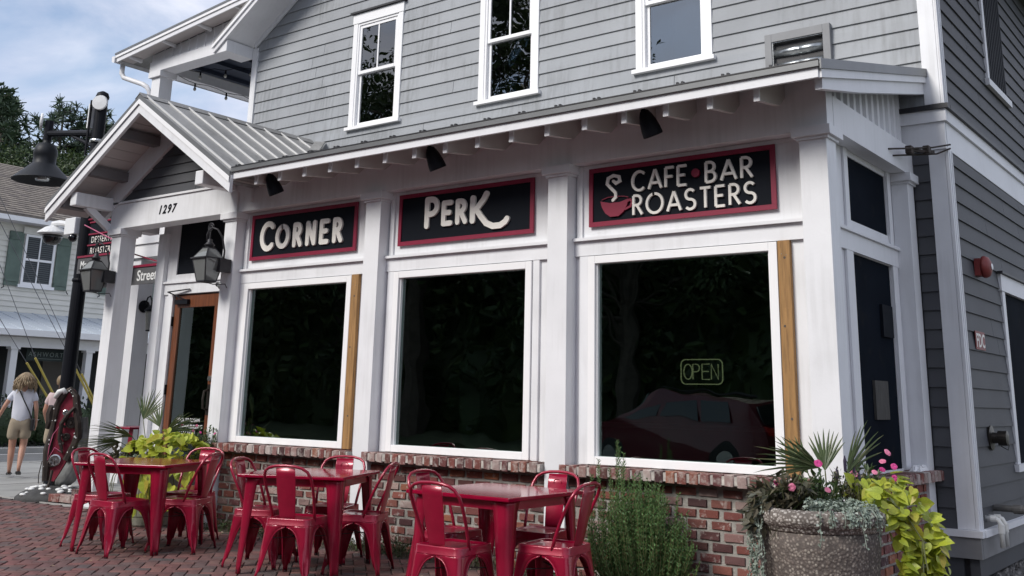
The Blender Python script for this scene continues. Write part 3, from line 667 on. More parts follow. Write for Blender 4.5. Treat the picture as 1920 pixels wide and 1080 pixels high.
# upstairs windows
def dh(a, b, curtain, idx):
    y = 2.03
    c = MB()
    c.box(a+.0, a+.085, y-.012, y+.02, UZ0+.035, UZ1-.16); c.box(b-.085, b, y-.012, y+.02, UZ0+.035, UZ1-.16)
    c.box(a-.012, b+.012, y-.018, y+.02, UZ1-.158, UZ1-.01)
    W = c.build('sash_window', M['vinyl'], CB, bevel=.003)
    MB().box(a-.045, b+.045, y-.05, y+.02, UZ1-.008, UZ1+.018).build('drip_cap', M['flash'], W)
    MB().box(a-.035, b+.035, y-.05, y+.02, UZ0-.012, UZ0+.033).build('sill', M['vinyl'], W)
    ia, ib = a+.086, b-.086; zm = UZ0+.80
    f = MB(); f.box(ia, ia+.028, y-.002, y+.07, UZ0+.034, UZ1-.16); f.box(ib-.028, ib, y-.002, y+.07, UZ0+.034, UZ1-.16); f.box(ia+.028, ib-.028, y-.002, y+.07, UZ1-.19, UZ1-.16)
    f.build('jamb', M['vinyl'], W)
    ia += .0285; ib -= .0285; u = MB()
    u.box(ia, ia+.042, y+.012, y+.042, zm, UZ1-.191); u.box(ib-.042, ib, y+.012, y+.042, zm, UZ1-.191); u.box(ia+.042, ib-.042, y+.012, y+.042, UZ1-.235, UZ1-.191); u.box(ia+.042, ib-.042, y+.008, y+.042, zm, zm+.045)
    u.box((ia+ib)/2-.011, (ia+ib)/2+.011, y+.016, y+.04, zm+.045, UZ1-.235); u.build('upper_sash', M['vinyl'], W)
    l = MB(); l.box(ia, ia+.042, y+.044, y+.074, UZ0+.034, zm+.03); l.box(ib-.042, ib, y+.044, y+.074, UZ0+.034, zm+.03); l.box(ia+.042, ib-.042, y+.044, y+.074, UZ0+.034, UZ0+.095); l.box(ia+.042, ib-.042, y+.044, y+.074, zm-.005, zm+.03)
    l.build('lower_sash', M['vinyl'], W)
    mid = (ia+ib)/2
    for x0, x1 in ((ia+.042, mid-.011), (mid+.011, ib-.042)): MB().box(x0, x1, y+.026, y+.03, zm+.045, UZ1-.235).build('pane', M['uglass'], W)
    MB().box(ia+.042, ib-.042, y+.056, y+.06, UZ0+.095, zm-.005).build('pane', M['uglass'], W)
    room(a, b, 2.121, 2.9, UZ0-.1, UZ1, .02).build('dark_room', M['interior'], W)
    if curtain:
        cm = MB(); n = 26
        for i in range(n):
            x0, x1 = ia+(ib-ia)*i/n, ia+(ib-ia)*(i+1)/n
            y0, y1 = 2.18+.02*math.sin(i*1.7), 2.18+.02*math.sin((i+1)*1.7)
            cm.face([(x0,y0,zm-.1),(x1,y1,zm-.1),(x1,y1,UZ1-.2),(x0,y0,UZ1-.2)])
        cm.build('curtain', M['curtain'], W, solid=.003)
for i, (a, b) in enumerate(UW): dh(a, b, i == 0, i)
# wall vent by the right
v = MB(); v.box(5.526, 5.60, 1.975, 2.049, 4.6, 5.09); v.box(6.14, 6.215, 1.975, 2.049, 4.6, 5.09); v.box(5.60, 6.14, 1.975, 2.049, 5.0, 5.09)
V = v.build('wall_vent', M['ventgrey'], CB, bevel=.003)
MB().box(5.59, 6.15, 2.04, 2.049, 4.55, 5.02).build('vent_back', M['flash'], V)
for z in (4.735, 4.885): MB().lathe([(.046, 0), (.052, .25), (.044, .265), (.052, .28), (.047, .52)], (5.61, 2.04, z), 14, (1,0,0)).build('louver', M['duct'], V, smooth=True)
b = MB(); b.box(5.601, 6.139, 1.99, 2.04, 4.992, 4.999); b.box(5.601, 5.609, 1.99, 2.04, 4.6, 4.991); b.build('vent_trim', M['chrome'], V)
# corner boards
def cboard(z0, z1):
    o = MB().box(7.052, 7.197, 2.025, 2.06, z0, z1).build('corner_board', M['white'], CB, bevel=.003)
    MB().box(7.20, 7.216, 2.022, 2.20, z0, z1).build('corner_board', M['white'], CB)
    for y0, y1 in ((2.025, 2.05), (2.085, 2.115), (2.15, 2.17)): MB().box(7.2165, 7.226, y0, y1, z0, z1).build('moulding', M['white2'], o)
cboard(.385, 3.668); cboard(4.105, 8.3)
# belt band
b = MB(); b.box(6.82, 7.215, 2.012, 2.05, 3.67, 3.925); b.box(7.20, 7.217, 2.06, 9, 3.67, 3.925); b.build('belt_board', M['white2'], CB)
b = MB(); b.box(6.80, 7.24, 1.985, 2.05, 3.927, 4.04); b.box(7.20, 7.242, 2.051, 9, 3.927, 4.04); b.build('belt_moulding', M['white2'], CB)
b = MB(); b.box(6.78, 7.27, 1.96, 2.06, 4.041, 4.085); b.box(7.20, 7.272, 2.061, 9, 4.041, 4.085); b.build('belt_flashing', M['flash'], CB)
# right wall, return wall
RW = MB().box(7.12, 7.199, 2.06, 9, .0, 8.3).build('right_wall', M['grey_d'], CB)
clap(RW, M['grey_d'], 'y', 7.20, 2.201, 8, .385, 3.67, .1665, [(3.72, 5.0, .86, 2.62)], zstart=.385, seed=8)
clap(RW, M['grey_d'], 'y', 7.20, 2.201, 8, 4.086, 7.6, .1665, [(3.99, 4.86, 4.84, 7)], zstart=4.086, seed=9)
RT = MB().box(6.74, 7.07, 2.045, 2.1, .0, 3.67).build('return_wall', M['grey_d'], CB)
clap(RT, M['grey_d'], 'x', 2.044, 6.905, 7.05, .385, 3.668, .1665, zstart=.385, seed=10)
b = MB(); b.box(6.90, 7.26, 1.975, 2.05, .33, .384); b.box(7.20, 7.27, 2.051, 9, .33, .384); b.build('water_table', M['white2'], CB)
b = MB(); b.box(6.88, 7.235, 2.0, 2.05, .16, .3285); b.box(7.18, 7.237, 2.051, 9, .16, .3285); b.build('skirt_board', mat('grey_skirt', (.20,.20,.205), .7, var=.2), CB)
MB().box(6.8, 7.15, 2.08, 9, -.1, .158).build('crawl_space', M['flash'], CB)
# shuttered window high on the right wall
b = MB(); b.box(7.2, 7.235, 3.93, 4.02, 4.84, 7); b.box(7.2, 7.26, 3.86, 4.95, 4.76, 4.835)
SW = b.build('side_window', M['white2'], CB)
s = MB().box(7.205, 7.225, 4.03, 4.88, 4.84, 7).build('shutter', M['screen'], SW)
sl = MB()
for i in range(9): MB().box(7.2255, 7.235, 4.05+i*.09, 4.05+i*.09+.06, 4.85, 7).build('slat', M['navy'], s)
# lower window on the right wall
b = MB(); b.box(7.2, 7.232, 3.66, 3.78, .86, 2.53); b.box(7.2, 7.24, 3.62, 5.2, 2.532, 2.70); b.box(7.2, 7.25, 3.60, 5.2, .79, .857)
SW2 = b.build('side_window', M['white2'], CB)
MB().box(7.19, 7.2, 3.78, 5.1, .86, 2.53).build('dark_screen', M['screen'], SW2)
MB().box(7.2, 7.27, 3.58, 5.25, 2.702, 2.725).build('drip_cap', M['flash'], SW2)

# ---- main gable roof with its rake and soffit (only its left foot shows)
def slab(x0, z0, x1, z1, y0, y1, t, name, m, parent=CB):
    return MB().prism([(x0, y0, z0), (x1, y0, z1), (x1, y0, z1+t), (x0, y0, z0+t)], (0, y1-y0, 0)).build(name, m, parent)
xa, za = -3.20, 6.52; xr, zr = 2.2, 6.52+GS*5.4
MR = slab(xa-.02, za+.06, xr, zr+.06+.02*GS, 1.50, 9, .06, 'main_roof', M['metal'])
slab(7.62, za+.06, xr, zr+.06, 1.50, 9, .06, 'main_roof', M['metal'])
slab(xa, za-.075, xr, zr-.075, 1.50, 1.53, .125, 'rake_board', M['white2'])
slab(xa-.02, za-.005, xr, zr-.005+.02*GS, 1.475, 1.498, .05, 'rake_moulding', M['vinyl'])
slab(xa+.03, za-.06+.03*GS, xr, zr-.06, 1.532, 2.04, .03, 'soffit', M['white2'])
slab(-2.86, 6.60, xr, 6.60+GS*5.06, 2.005, 2.03, .14, 'frieze_board', M['white2'])
MB().box(-2.90, -2.785, 2.012, 2.06, 4.0, 6.60).build('corner_board', M['white'], CB)
MB().prism([(xa+.0, 1.532, za-.08), (xa+.28, 1.532, za-.08), (xa+.28, 1.532, za+.1), (xa, 1.532, za-.05)], (0, .5, 0)).build('eave_return', M['white2'], CB)
MB().box(-2.86, -2.80, 2.061, 9, 0, 6.6).build('left_wall', M['grey_l'], CB)

# ---- upper side porch on the left
def pz(x): return 6.93+.10*(x+6.27)
def ps(x0, y0, y1, d0, d1, name, m):
    return MB().prism([(x0, y0, pz(x0)+d0), (-2.3, y0, pz(-2.3)+d0), (-2.3, y0, pz(-2.3)+d1), (x0, y0, pz(x0)+d1)], (0, y1-y0, 0)).build(name, m, CB)
ps(-6.28, 1.74, 6.5, .055, .13, 'porch_roof', M['metal'])
ps(-6.25, 1.72, 1.739, 0, .115, 'rake_board', M['white2']); ps(-6.27, 1.70, 1.719, .075, .125, 'rake_moulding', M['vinyl']); ps(-6.28, 1.69, 1.699, .126, .16, 'drip_edge', M['drip'])
ps(-6.2, 1.741, 2.01, .03, .05, 'soffit', M['soffit'])
for x in (-5.95, -5.0, -4.05, -3.1): MB().prism([(x, 1.742, pz(x)-.0), (x, 1.742, pz(x)+.029), (x, 2.0, pz(x)+.029), (x, 2.0, pz(x)-.03)], (.05, 0, 0)).build('lookout', M['white2'], CB)
g = MB().prism([(-5.66, 2.03, 6.885), (-2.86, 2.03, 6.885), (-2.86, 2.03, pz(-2.86)+.03), (-5.66, 2.03, pz(-5.66)+.03)], (0, .03, 0)).build('porch_gable', M['white2'], CB)
x = -5.3
while x < -2.9: MB().box(x, x+.03, 2.012, 2.029, 6.886, pz(x)+.029).build('batten', M['white2'], g); x += .22
MB().box(-5.66, -2.86, 2.0, 2.28, 6.70, 6.884).build('porch_beam', M['white2'], CB)
MB().box(-5.60, -5.36, 2.281, 7.5, 6.70, 6.86).build('porch_beam', M['white2'], CB)
pc = MB().box(-5.60, -5.36, 2.03, 2.27, 3.95, 6.60).build('porch_column', M['white2'], CB)
MB().box(-5.65, -5.31, 1.985, 2.315, 6.60, 6.698).build('capital', M['white2'], pc)
MB().box(-5.35, -2.86, 2.282, 7.5, 6.875, 6.90).build('porch_ceiling', M['ceil'], CB)
x = -5.1
while x < -2.9: MB().box(x, x+.05, 2.285, 7.5, 6.80, 6.874).build('ceiling_joist', M['ceil'], CB); x += .55
pc2 = MB().box(-5.60, -5.33, 2.03, 2.30, 0, 3.46).build('porch_column', M['white2'], CB)
b = MB(); b.box(-5.68, -2.45, 1.98, 2.02, 3.49, 3.70); b.box(-5.72, -2.45, 1.95, 2.02, 3.705, 3.95); b.box(-5.66, -2.45, 2.021, 7.5, 3.50, 3.94)
b.build('porch_floor_band', M['vinyl'], CB)
MB().prism([(-6.37, 1.70, 6.95), (-6.29, 1.70, 6.92), (-6.285, 1.70, 7.045), (-6.38, 1.70, 7.045)], (0, 5, 0)).build('gutter', M['white2'], CB)
MB().tube([(-6.31, 1.88, 6.93), (-6.31, 1.88, 6.78), (-6.27, 1.90, 6.70), (-6.18, 1.92, 6.665), (-5.78, 1.97, 6.515), (-5.69, 2.0, 6.46), (-5.655, 2.04, 6.38), (-5.655, 2.08, 6.2), (-5.655, 2.08, 3.96)], .042, 10).build('downspout', M['white2'], CB, smooth=True)

# ---- entrance gable porch
GX, GY, GZ, GM = -1.385, -.72, 4.90, .625
GL, GR = -3.27, .51
def gz(x): return GZ-GM*abs(x-GX)
def gslab(x0, x1, y0, y1, d0, d1, name, m, parent=CB, **k):
    return MB().prism([(x0, y0, gz(x0)-d0), (x1, y0, gz(x1)-d0), (x1, y0, gz(x1)-d1), (x0, y0, gz(x0)-d1)], (0, y1-y0, 0)).build(name, m, parent, **k)
for x0, x1 in ((GL, GX), (GX, GR)):
    ro = gslab(x0, x1, GY-.03, 2.04, .035, 0.0, 'gable_roof', M['metal'])
    y = GY+.02
    while y < 2.0:
        s = 1 if x1 > GX+.1 else -1
        xa_, xb_ = (GX+.05, GR-.01) if s > 0 else (GX-.05, GL+.01)
        MB().prism([(xa_, y, gz(xa_)+.002), (xb_, y, gz(xb_)+.002), (xb_, y, gz(xb_)+.028), (xa_, y, gz(xa_)+.028)], (0, .013, 0)).build('seam', M['seam'], ro); y += .30
    gslab(x0, x1, GY-.045, GY-.032, .075, -.004, 'drip_edge', M['drip'], bevel=0)
    gslab(x0+(.0 if x0 < GX-.1 else 0), x1, GY-.031, GY+.01, .225, .036, 'rake_board', M['white'])
    gslab(x0, x1, GY-.050, GY-.0455, .115, .055, 'rake_moulding', M['vinyl'])
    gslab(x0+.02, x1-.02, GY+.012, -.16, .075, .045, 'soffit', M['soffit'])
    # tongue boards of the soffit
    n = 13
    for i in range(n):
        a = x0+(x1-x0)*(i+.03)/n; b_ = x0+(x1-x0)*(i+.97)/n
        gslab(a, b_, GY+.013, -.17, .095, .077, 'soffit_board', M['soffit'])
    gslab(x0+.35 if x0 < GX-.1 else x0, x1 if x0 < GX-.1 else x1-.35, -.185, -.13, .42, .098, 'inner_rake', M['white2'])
for x in (GX-.42, GX-1.05, GX-1.62, GX+.42, GX+1.05, GX+1.62):
    z = gz(x)-.10
    MB().hexa([(x-.07, GY+.013, z-.12), (x+.07, GY+.013, z-.12), (x+.07, -.19, z-.12), (x-.07, -.19, z-.12), (x-.07, GY+.013, z), (x+.07, GY+.013, z), (x+.07, -.19, z), (x-.07, -.19, z)]).build('lookout', mat('dark_lookout', (.16,.15,.155), .7) if x == GX-.42 else bpy.data.materials['dark_lookout'], CB)
MB().prism([(GX-.09, GY-.05, gz(GX)-.045), (GX, GY-.05, gz(GX)+.012), (GX+.09, GY-.05, gz(GX)-.045), (GX, GY-.05, gz(GX)+.03)], (0, 2.77, 0)).build('ridge_cap', M['metal'], CB)
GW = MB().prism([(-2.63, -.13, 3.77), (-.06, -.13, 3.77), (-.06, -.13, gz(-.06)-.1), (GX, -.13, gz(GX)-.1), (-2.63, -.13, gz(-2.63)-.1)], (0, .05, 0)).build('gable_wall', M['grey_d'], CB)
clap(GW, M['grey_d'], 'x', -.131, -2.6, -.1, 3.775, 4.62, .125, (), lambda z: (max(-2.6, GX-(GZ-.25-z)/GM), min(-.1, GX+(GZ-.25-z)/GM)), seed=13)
MB().box(-2.64, -2.50, -.165, -.132, 3.78, 4.02).build('gable_post', M['white2'], CB)
MB().box(-2.70, -.102, -.165, .07, 3.42, 3.745).build('entrance_beam', M['white'], CB, bevel=.004)
MB().box(-2.70, -.06, -.185, .0, 3.746, 3.772).build('beam_ledge', M['white2'], CB)
MB().box(-2.65, -2.44, .072, .40, 3.42, 3.70).build('entrance_side_beam', M['white2'], CB)
MB().box(-2.43, -.32, .071, .40, 3.64, 3.68).build('entrance_ceiling', M['soffit'], CB)
MB().box(-2.80, -2.655, -.70, -.166, 3.665, 3.835).build('outlooker', M['white'], CB, bevel=.012)
MB().box(-.255, -.11, -.66, -.19, 3.665, 3.83).build('outlooker', M['white'], CB, bevel=.012)
MB().beam((-2.73, -.16, 3.44), (-2.73, -.50, 3.68), .07, .09).build('knee_brace', M['white2'], CB)
# entrance wall with door (y = .38)
b = MB(); b.box(-2.36, -2.0, .42, .47, 0, 3.65); b.box(-1.02, -.315, .42, .47, 0, 3.65); b.box(-2.0, -1.02, .42, .47, 2.60, 2.86); b.box(-2.0, -1.02, .42, .47, 3.62, 3.65); b.box(-.313, -.30, .0, .47, 0, 3.65)
EW = b.build('entrance_wall', M['white'], CB)
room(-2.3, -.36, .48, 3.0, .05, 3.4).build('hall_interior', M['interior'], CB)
MB().box(-2.37, -2.20, .36, .42, 0, 3.41).build('pilaster', M['white'], CB, bevel=.003)
MB().box(-2.199, -.32, .375, .419, 2.745, 2.772).build('drip_ledge', M['white2'], CB)
MB().box(-2.199, -.32, .40, .419, 2.605, 2.743).build('header_board', M['white'], CB)
for x0, x1 in ((-2.09, -1.985), (-1.03, -.93)): MB().box(x0, x1, .395, .419, .0, 2.604).build('door_casing', M['white'], CB)
MB().box(-2.0, -1.02, .435, .445, 2.862, 3.618).build('transom_screen', M['navy'], CB)
d = MB(); x0, x1 = -1.975, -1.04
d.box(x0, x0+.11, .43, .475, .02, 2.585); d.box(x1-.11, x1, .43, .475, .02, 2.585); d.box(x0+.11, x1-.11, .43, .475, 2.43, 2.585); d.box(x0+.11, x1-.11, .43, .475, .02, .30)
DR = d.build('door', M['door'], CB, bevel=.004)
MB().box(x0+.11, x1-.11, .45, .456, .30, 2.43).build('pane', M['glass'], DR)
MB().box(x0+.45, x1-.05, .75, .80, .3, 2.5).build('reflection_panel', M['nbdoor'], DR)  # added grey panel behind the door glass, standing in for a reflection
hd = MB(); hd.tube([(-1.11, .425, 1.42), (-1.11, .36, 1.40), (-1.11, .35, 1.3), (-1.11, .36, 1.2), (-1.11, .425, 1.18)], .014, 8); hd.box(-1.14, -1.08, .424, .43, 1.12, 1.48)
hd.build('handle', M['bronzemetal'], DR); MB().lathe([(.035, 0), (.03, .02)], (-1.11, .43, 1.55), 12, (0,-1,0)).build('lock', M['chrome'], DR)
cl = MB(); cl.box(-1.92, -1.66, .385, .428, 2.47, 2.53); cl.beam((-1.70, .39, 2.52), (-2.02, .34, 2.63), .022, .012); cl.beam((-2.02, .34, 2.63), (-1.62, .38, 2.655), .022, .012)
cl.build('door_closer', M['black'], DR)
for z in (.5, 1.35, 2.2): MB().box(-1.988, -1.972, .405, .43, z, z+.12).build('hinge', M['black'], DR)
for i, (tx, zz) in enumerate((('DOOR TO REMAIN', 1.03), ('OPEN WHEN BUILDING', .955), ('IS OCCUPIED', .885))):
    put_text('door_lettering', tx, .062, M['vinyl'], DR, (-1.50, .4485, zz), extrude=.0008, align='CENTER', wscale=.9)

# ------------------------------------------------------------------ signs
def arc(cx, cy, rx, ry, a0, a1, n=12): return [(cx+rx*math.cos(rad(a0+(a1-a0)*i/n)), cy+ry*math.sin(rad(a0+(a1-a0)*i/n))) for i in range(n+1)]
GLY = {
 'C': ([arc(.46, .5, .46, .5, 48, 312, 18)], .80), 'O': ([arc(.5, .5, .5, .5, 90, 450, 24)], 1.0),
 'A': ([[(0,0),(.41,1)], [(.41,1),(.82,0)], [(.16,.30),(.66,.30)]], .82), 'F': ([[(0,0),(0,1),(.5,1)], [(0,.53),(.42,.53)]], .5),
 'E': ([[(.52,1),(0,1),(0,0),(.52,0)], [(0,.52),(.43,.52)]], .52), 'B': ([[(0,0),(0,1)], [(0,1),(.22,1)]+arc(.22,.76,.24,.24,90,-90,8)+[(0,.52)], [(.2,.52)]+arc(.24,.26,.28,.26,90,-90,8)+[(0,0)]], .54),
 'R': ([[(0,0),(0,1),(.22,1)]+arc(.22,.75,.27,.25,90,-90,10)+[(.02,.5)], [(.22,.5),(.56,0)]], .56), 'S': ([arc(.28, .75, .27, .25, 35, 270, 14)+arc(.28, .25, .29, .25, 90, -145, 14)[1:]], .58),
 'T': ([[(0,1),(.62,1)], [(.31,1),(.31,0)]], .62), 'N': ([[(0,0),(0,1)], [(0,1),(.6,0)], [(.6,0),(.6,1)]], .6),
 'P': ([[(0,0),(0,1),(.22,1)]+arc(.22,.72,.30,.28,90,-90,10)+[(.02,.44)]], .54),
}
def split_sharp(pl):
    out = [[pl[0]]]
    for i in range(1, len(pl)):
        out[-1].append(pl[i])
        if i < len(pl)-1:
            a = Vector((pl[i][0]-pl[i-1][0], pl[i][1]-pl[i-1][1])); c = Vector((pl[i+1][0]-pl[i][0], pl[i+1][1]-pl[i][1]))
            if a.length > 1e-6 and c.length > 1e-6 and a.angle(c) > rad(40): out.append([pl[i]])
    return out
def letters(s, x, z, h, wst, parent, m, y, gap, wsc=1.0, round_=True, d=.02):
    for ch in s:
        if ch == ' ': x += .3*h; continue
        st, adv = GLY[ch]; b = MB(); st = [q for pl in st for q in split_sharp(pl)]
        for k, pl in enumerate(st): b.ribbon([(p[0]*h*wsc, p[1]*h) for p in pl], wst, d+.0007*k, Vector((x, y, z)), Vector((1,0,0)), Vector((0,0,1)), Vector((0,-1,0)), round_)
        b.build('letter', m, parent); x += adv*h*wsc+gap
    return x
def signboard(label, x0, x1):
    z0, z1 = 2.857, 3.380; t = thing('shop_sign', label, 'sign', ((x0+x1)/2, -.02, z0), 'signboards above the shop windows')
    MB().box(x0+.02, x1-.02, -.022, -.0135, z0+.02, z1-.02).build('panel', M['navy'], t)
    for a, b_, c, d in ((x0, x1, z0, z0+.04), (x0, x1, z1-.04, z1), (x0, x0+.04, z0+.041, z1-.041), (x1-.04, x1, z0+.041, z1-.041)):
        MB().box(a, b_, -.034, -.0135, c, d).build('border', M['signred'], t)
    return t
s1 = signboard('black sign with red border reading CORNER in cream letters', .033, 1.756)
letters('C', .235, 2.975, .285, .062, s1, M['cream'], -.0225, .035, .82)
letters('ORNER', .50, 2.985, .225, .056, s1, M['cream'], -.0225, .112, .80)
s2 = signboard('black sign with red border reading PERK with a long tailed K', 2.364, 4.068)
letters('P', 2.755, 3.03, .265, .058, s2, M['cream'], -.0225, .0, .95)
letters('ER', 2.975, 3.035, .205, .053, s2, M['cream'], -.0225, .09, .85)
b = MB(); O = Vector((3.345, -.0225, 3.035))
b.ribbon([(0,.215),(0,0)], .064, .02, O, Vector((1,0,0)), Vector((0,0,1)), Vector((0,-1,0)))
b.ribbon([(.165,.245),(.13,.19),(.045,.105),(.02,.09)], .06, .0206, O, Vector((1,0,0)), Vector((0,0,1)), Vector((0,-1,0)))
b.ribbon([(.045,.105),(.10,.035),(.17,-.04),(.25,-.075),(.34,-.075),(.40,-.045),(.42,-.02)], .058, .0212, O, Vector((1,0,0)), Vector((0,0,1)), Vector((0,-1,0)))
b.build('letter', M['cream'], s2)
s3 = signboard('black sign with red border reading CAFE BAR ROASTERS beside a red cup', 4.676, 6.424)
xe = letters('CAFE', 5.125, 3.135, .165, .0225, s3, M['cream'], -.0225, .042, .90, False)
MB().lathe([(.037, 0), (.037, .02)], (xe+.045, -.0225, 3.225), 16, (0,-1,0)).build('dot', M['signred'], s3)
letters('BAR', xe+.14, 3.135, .165, .0225, s3, M['cream'], -.0225, .048, .98, False)
letters('ROASTERS', 5.135, 2.925, .165, .0225, s3, M['cream'], -.0225, .046, .92, False)
c = MB(); cp = [(4.80, 3.075), (4.90, 3.052), (5.0, 3.052), (5.085, 3.075), (5.07, 3.02), (5.035, 2.965), (4.985, 2.93), (4.90, 2.93), (4.85, 2.965), (4.815, 3.02)]
c.prism([(x, -.0225, z) for x, z in cp], (0, -.018, 0))
c.ribbon([(5.068,3.05),(5.10,3.065),(5.12,3.045),(5.105,3.005),(5.05,2.985)], .018, .0175, Vector((0,-.0225,0)), Vector((1,0,0)), Vector((0,0,1)), Vector((0,-1,0)))
c.ribbon([(4.81,3.088),(4.87,3.105),(4.95,3.108),(5.04,3.10),(5.08,3.088)], .006, .012, Vector((0,-.0225,0)), Vector((1,0,0)), Vector((0,0,1)), Vector((0,-1,0)), False)
c.build('coffee_cup', M['signred'], s3)
b = MB(); b.ribbon([(4.925,3.075),(4.955,3.10),(4.95,3.14),(4.905,3.185),(4.865,3.225),(4.875,3.275),(4.93,3.295),(4.985,3.28),(4.995,3.24),(4.955,3.222),(4.93,3.245)], .027, .014, Vector((0,-.0225,0)), Vector((1,0,0)), Vector((0,0,1)), Vector((0,-1,0)))
b.build('steam_swirl', M['cream'], s3)
# house number
hn = thing('house_number', 'black slanted house number 1297 on the white entrance beam', 'house number', (-1.46, -.166, 3.53))
for i, ch in enumerate('1297'):
    put_text('digit', ch, .15, M['black'], hn, (-1.655+i*.094, -.1665, 3.535), extrude=.004, offset=.0035, shear=.28, wscale=.95)
# neon OPEN sign behind the third window
nsn = thing('open_sign', 'yellowish neon OPEN sign hanging inside the right shop window', 'neon sign', (5.66, .12, 1.51))
pts = []
for cx, cz, a0 in ((5.81, 1.675, 90), (5.81, 1.56, 0), (5.52, 1.56, -90), (5.52, 1.675, 180)):
    pts += [(cx+.04*math.cos(rad(a0-90*i/4)), .12, cz+.04*math.sin(rad(a0-90*i/4))) for i in range(5)]
MB().tube(pts, .0045, 6, closed=True).build('border_tube', M['neon'], nsn)
x = 5.505
for ch, wd in (('O', .07), ('P', .085), ('E', .10), ('N', .10)):
    st = {'O': [arc(.5,.5,.5,.5,90,450,20)], 'P': [[(0,0),(0,1),(.35,1)]+arc(.35,.75,.35,.25,90,-90,8)+[(0,.5)]], 'E': [[(.8,1),(0,1),(0,0),(.8,0)], [(0,.52),(.7,.52)]], 'N': [[(0,0),(0,1),(.6,0),(.6,1)]]}[ch]
    sx = .065 if ch in 'ON' else .07; sx = .075 if ch == 'O' else .085
    for pl in st: MB().tube([(x+p[0]*sx*(1.0 if ch != 'N' else 1.2), .12, 1.558+p[1]*.12) for p in pl], .0042, 6).build('letter_tube', M['neon'], nsn)
    x += .082
MB().box(5.49, 5.84, .135, .15, 1.53, 1.70).build('backing', M['neonbox'], nsn)
# what can be glimpsed inside
t = thing('indoor_lamp', 'small warm bulb seen deep inside the middle shop window', 'lamp', (.55, 3.2, 2.0))
MB().ball((.55, 3.2, 2.03), .014, 8, 6).build('bulb', M['warmbulb'], t); MB().tube([(.55, 3.2, 2.05), (.55, 3.2, 3.4)], .004, 5).build('cord', M['black'], t)
wood = mat('indoor_wood', (.22, .12, .055), .6, var=.25, vs=4)
t = thing('shelf_unit', 'wooden shelf frame standing dimly inside the left shop window', 'shelf', (-.1, 2.2, .06))
for x in (.35, .80): MB().box(x, x+.09, 2.2, 2.29, .06, 2.5).build('post', wood, t)
for z in (.7, 1.25, 1.8): MB().box(.1, 1.25, 2.15, 2.4, z, z+.04).build('shelf', M['vinyl'], t)
t = thing('counter', 'long pale serving counter dimly visible inside the café', 'counter', (3.5, 4.5, .06))
MB().box(1.5, 6.3, 4.5, 5.1, .06, 1.05).build('front', M['nbdoor'], t); MB().box(1.45, 6.35, 4.42, 5.15, 1.05, 1.10).build('worktop', M['vinyl'], t)
# ------------------------------------------------------------------ eave spotlights
proto = None
for i, (x, lab) in enumerate(((.87, 'black bullet spotlight under the eave above the left sign, nearest the porch'), (3.19, 'black bullet spotlight under the eave above the middle sign'), (5.52, 'black bullet spotlight under the eave above the cup sign'))):
    if proto is None:
        t = thing('spotlight', lab, 'spotlight', (0, 0, 0), 'spotlights under the eave')
        MB().tube([(0, .0, .06), (0, 0, -.06)], .012, 8).build('stem', M['black'], t); MB().ball((0,0,-.065), .024, 10, 6).build('knuckle', M['black'], t, smooth=True)
        MB().lathe([(.012, -.012), (.036, .0), (.054, .035), (.070, .09), (.080, .15), (.084, .205), (.081, .215), (.072, .207), (.064, .14), (.0005, .12)], (0, .005, -.065), 20, (.16, .42, -.88)).build('shade', M['black'], t, smooth=True); proto = t
    else: t = copytree(proto); tag(t, lab)
    t.location = (x, -.52, 3.74)

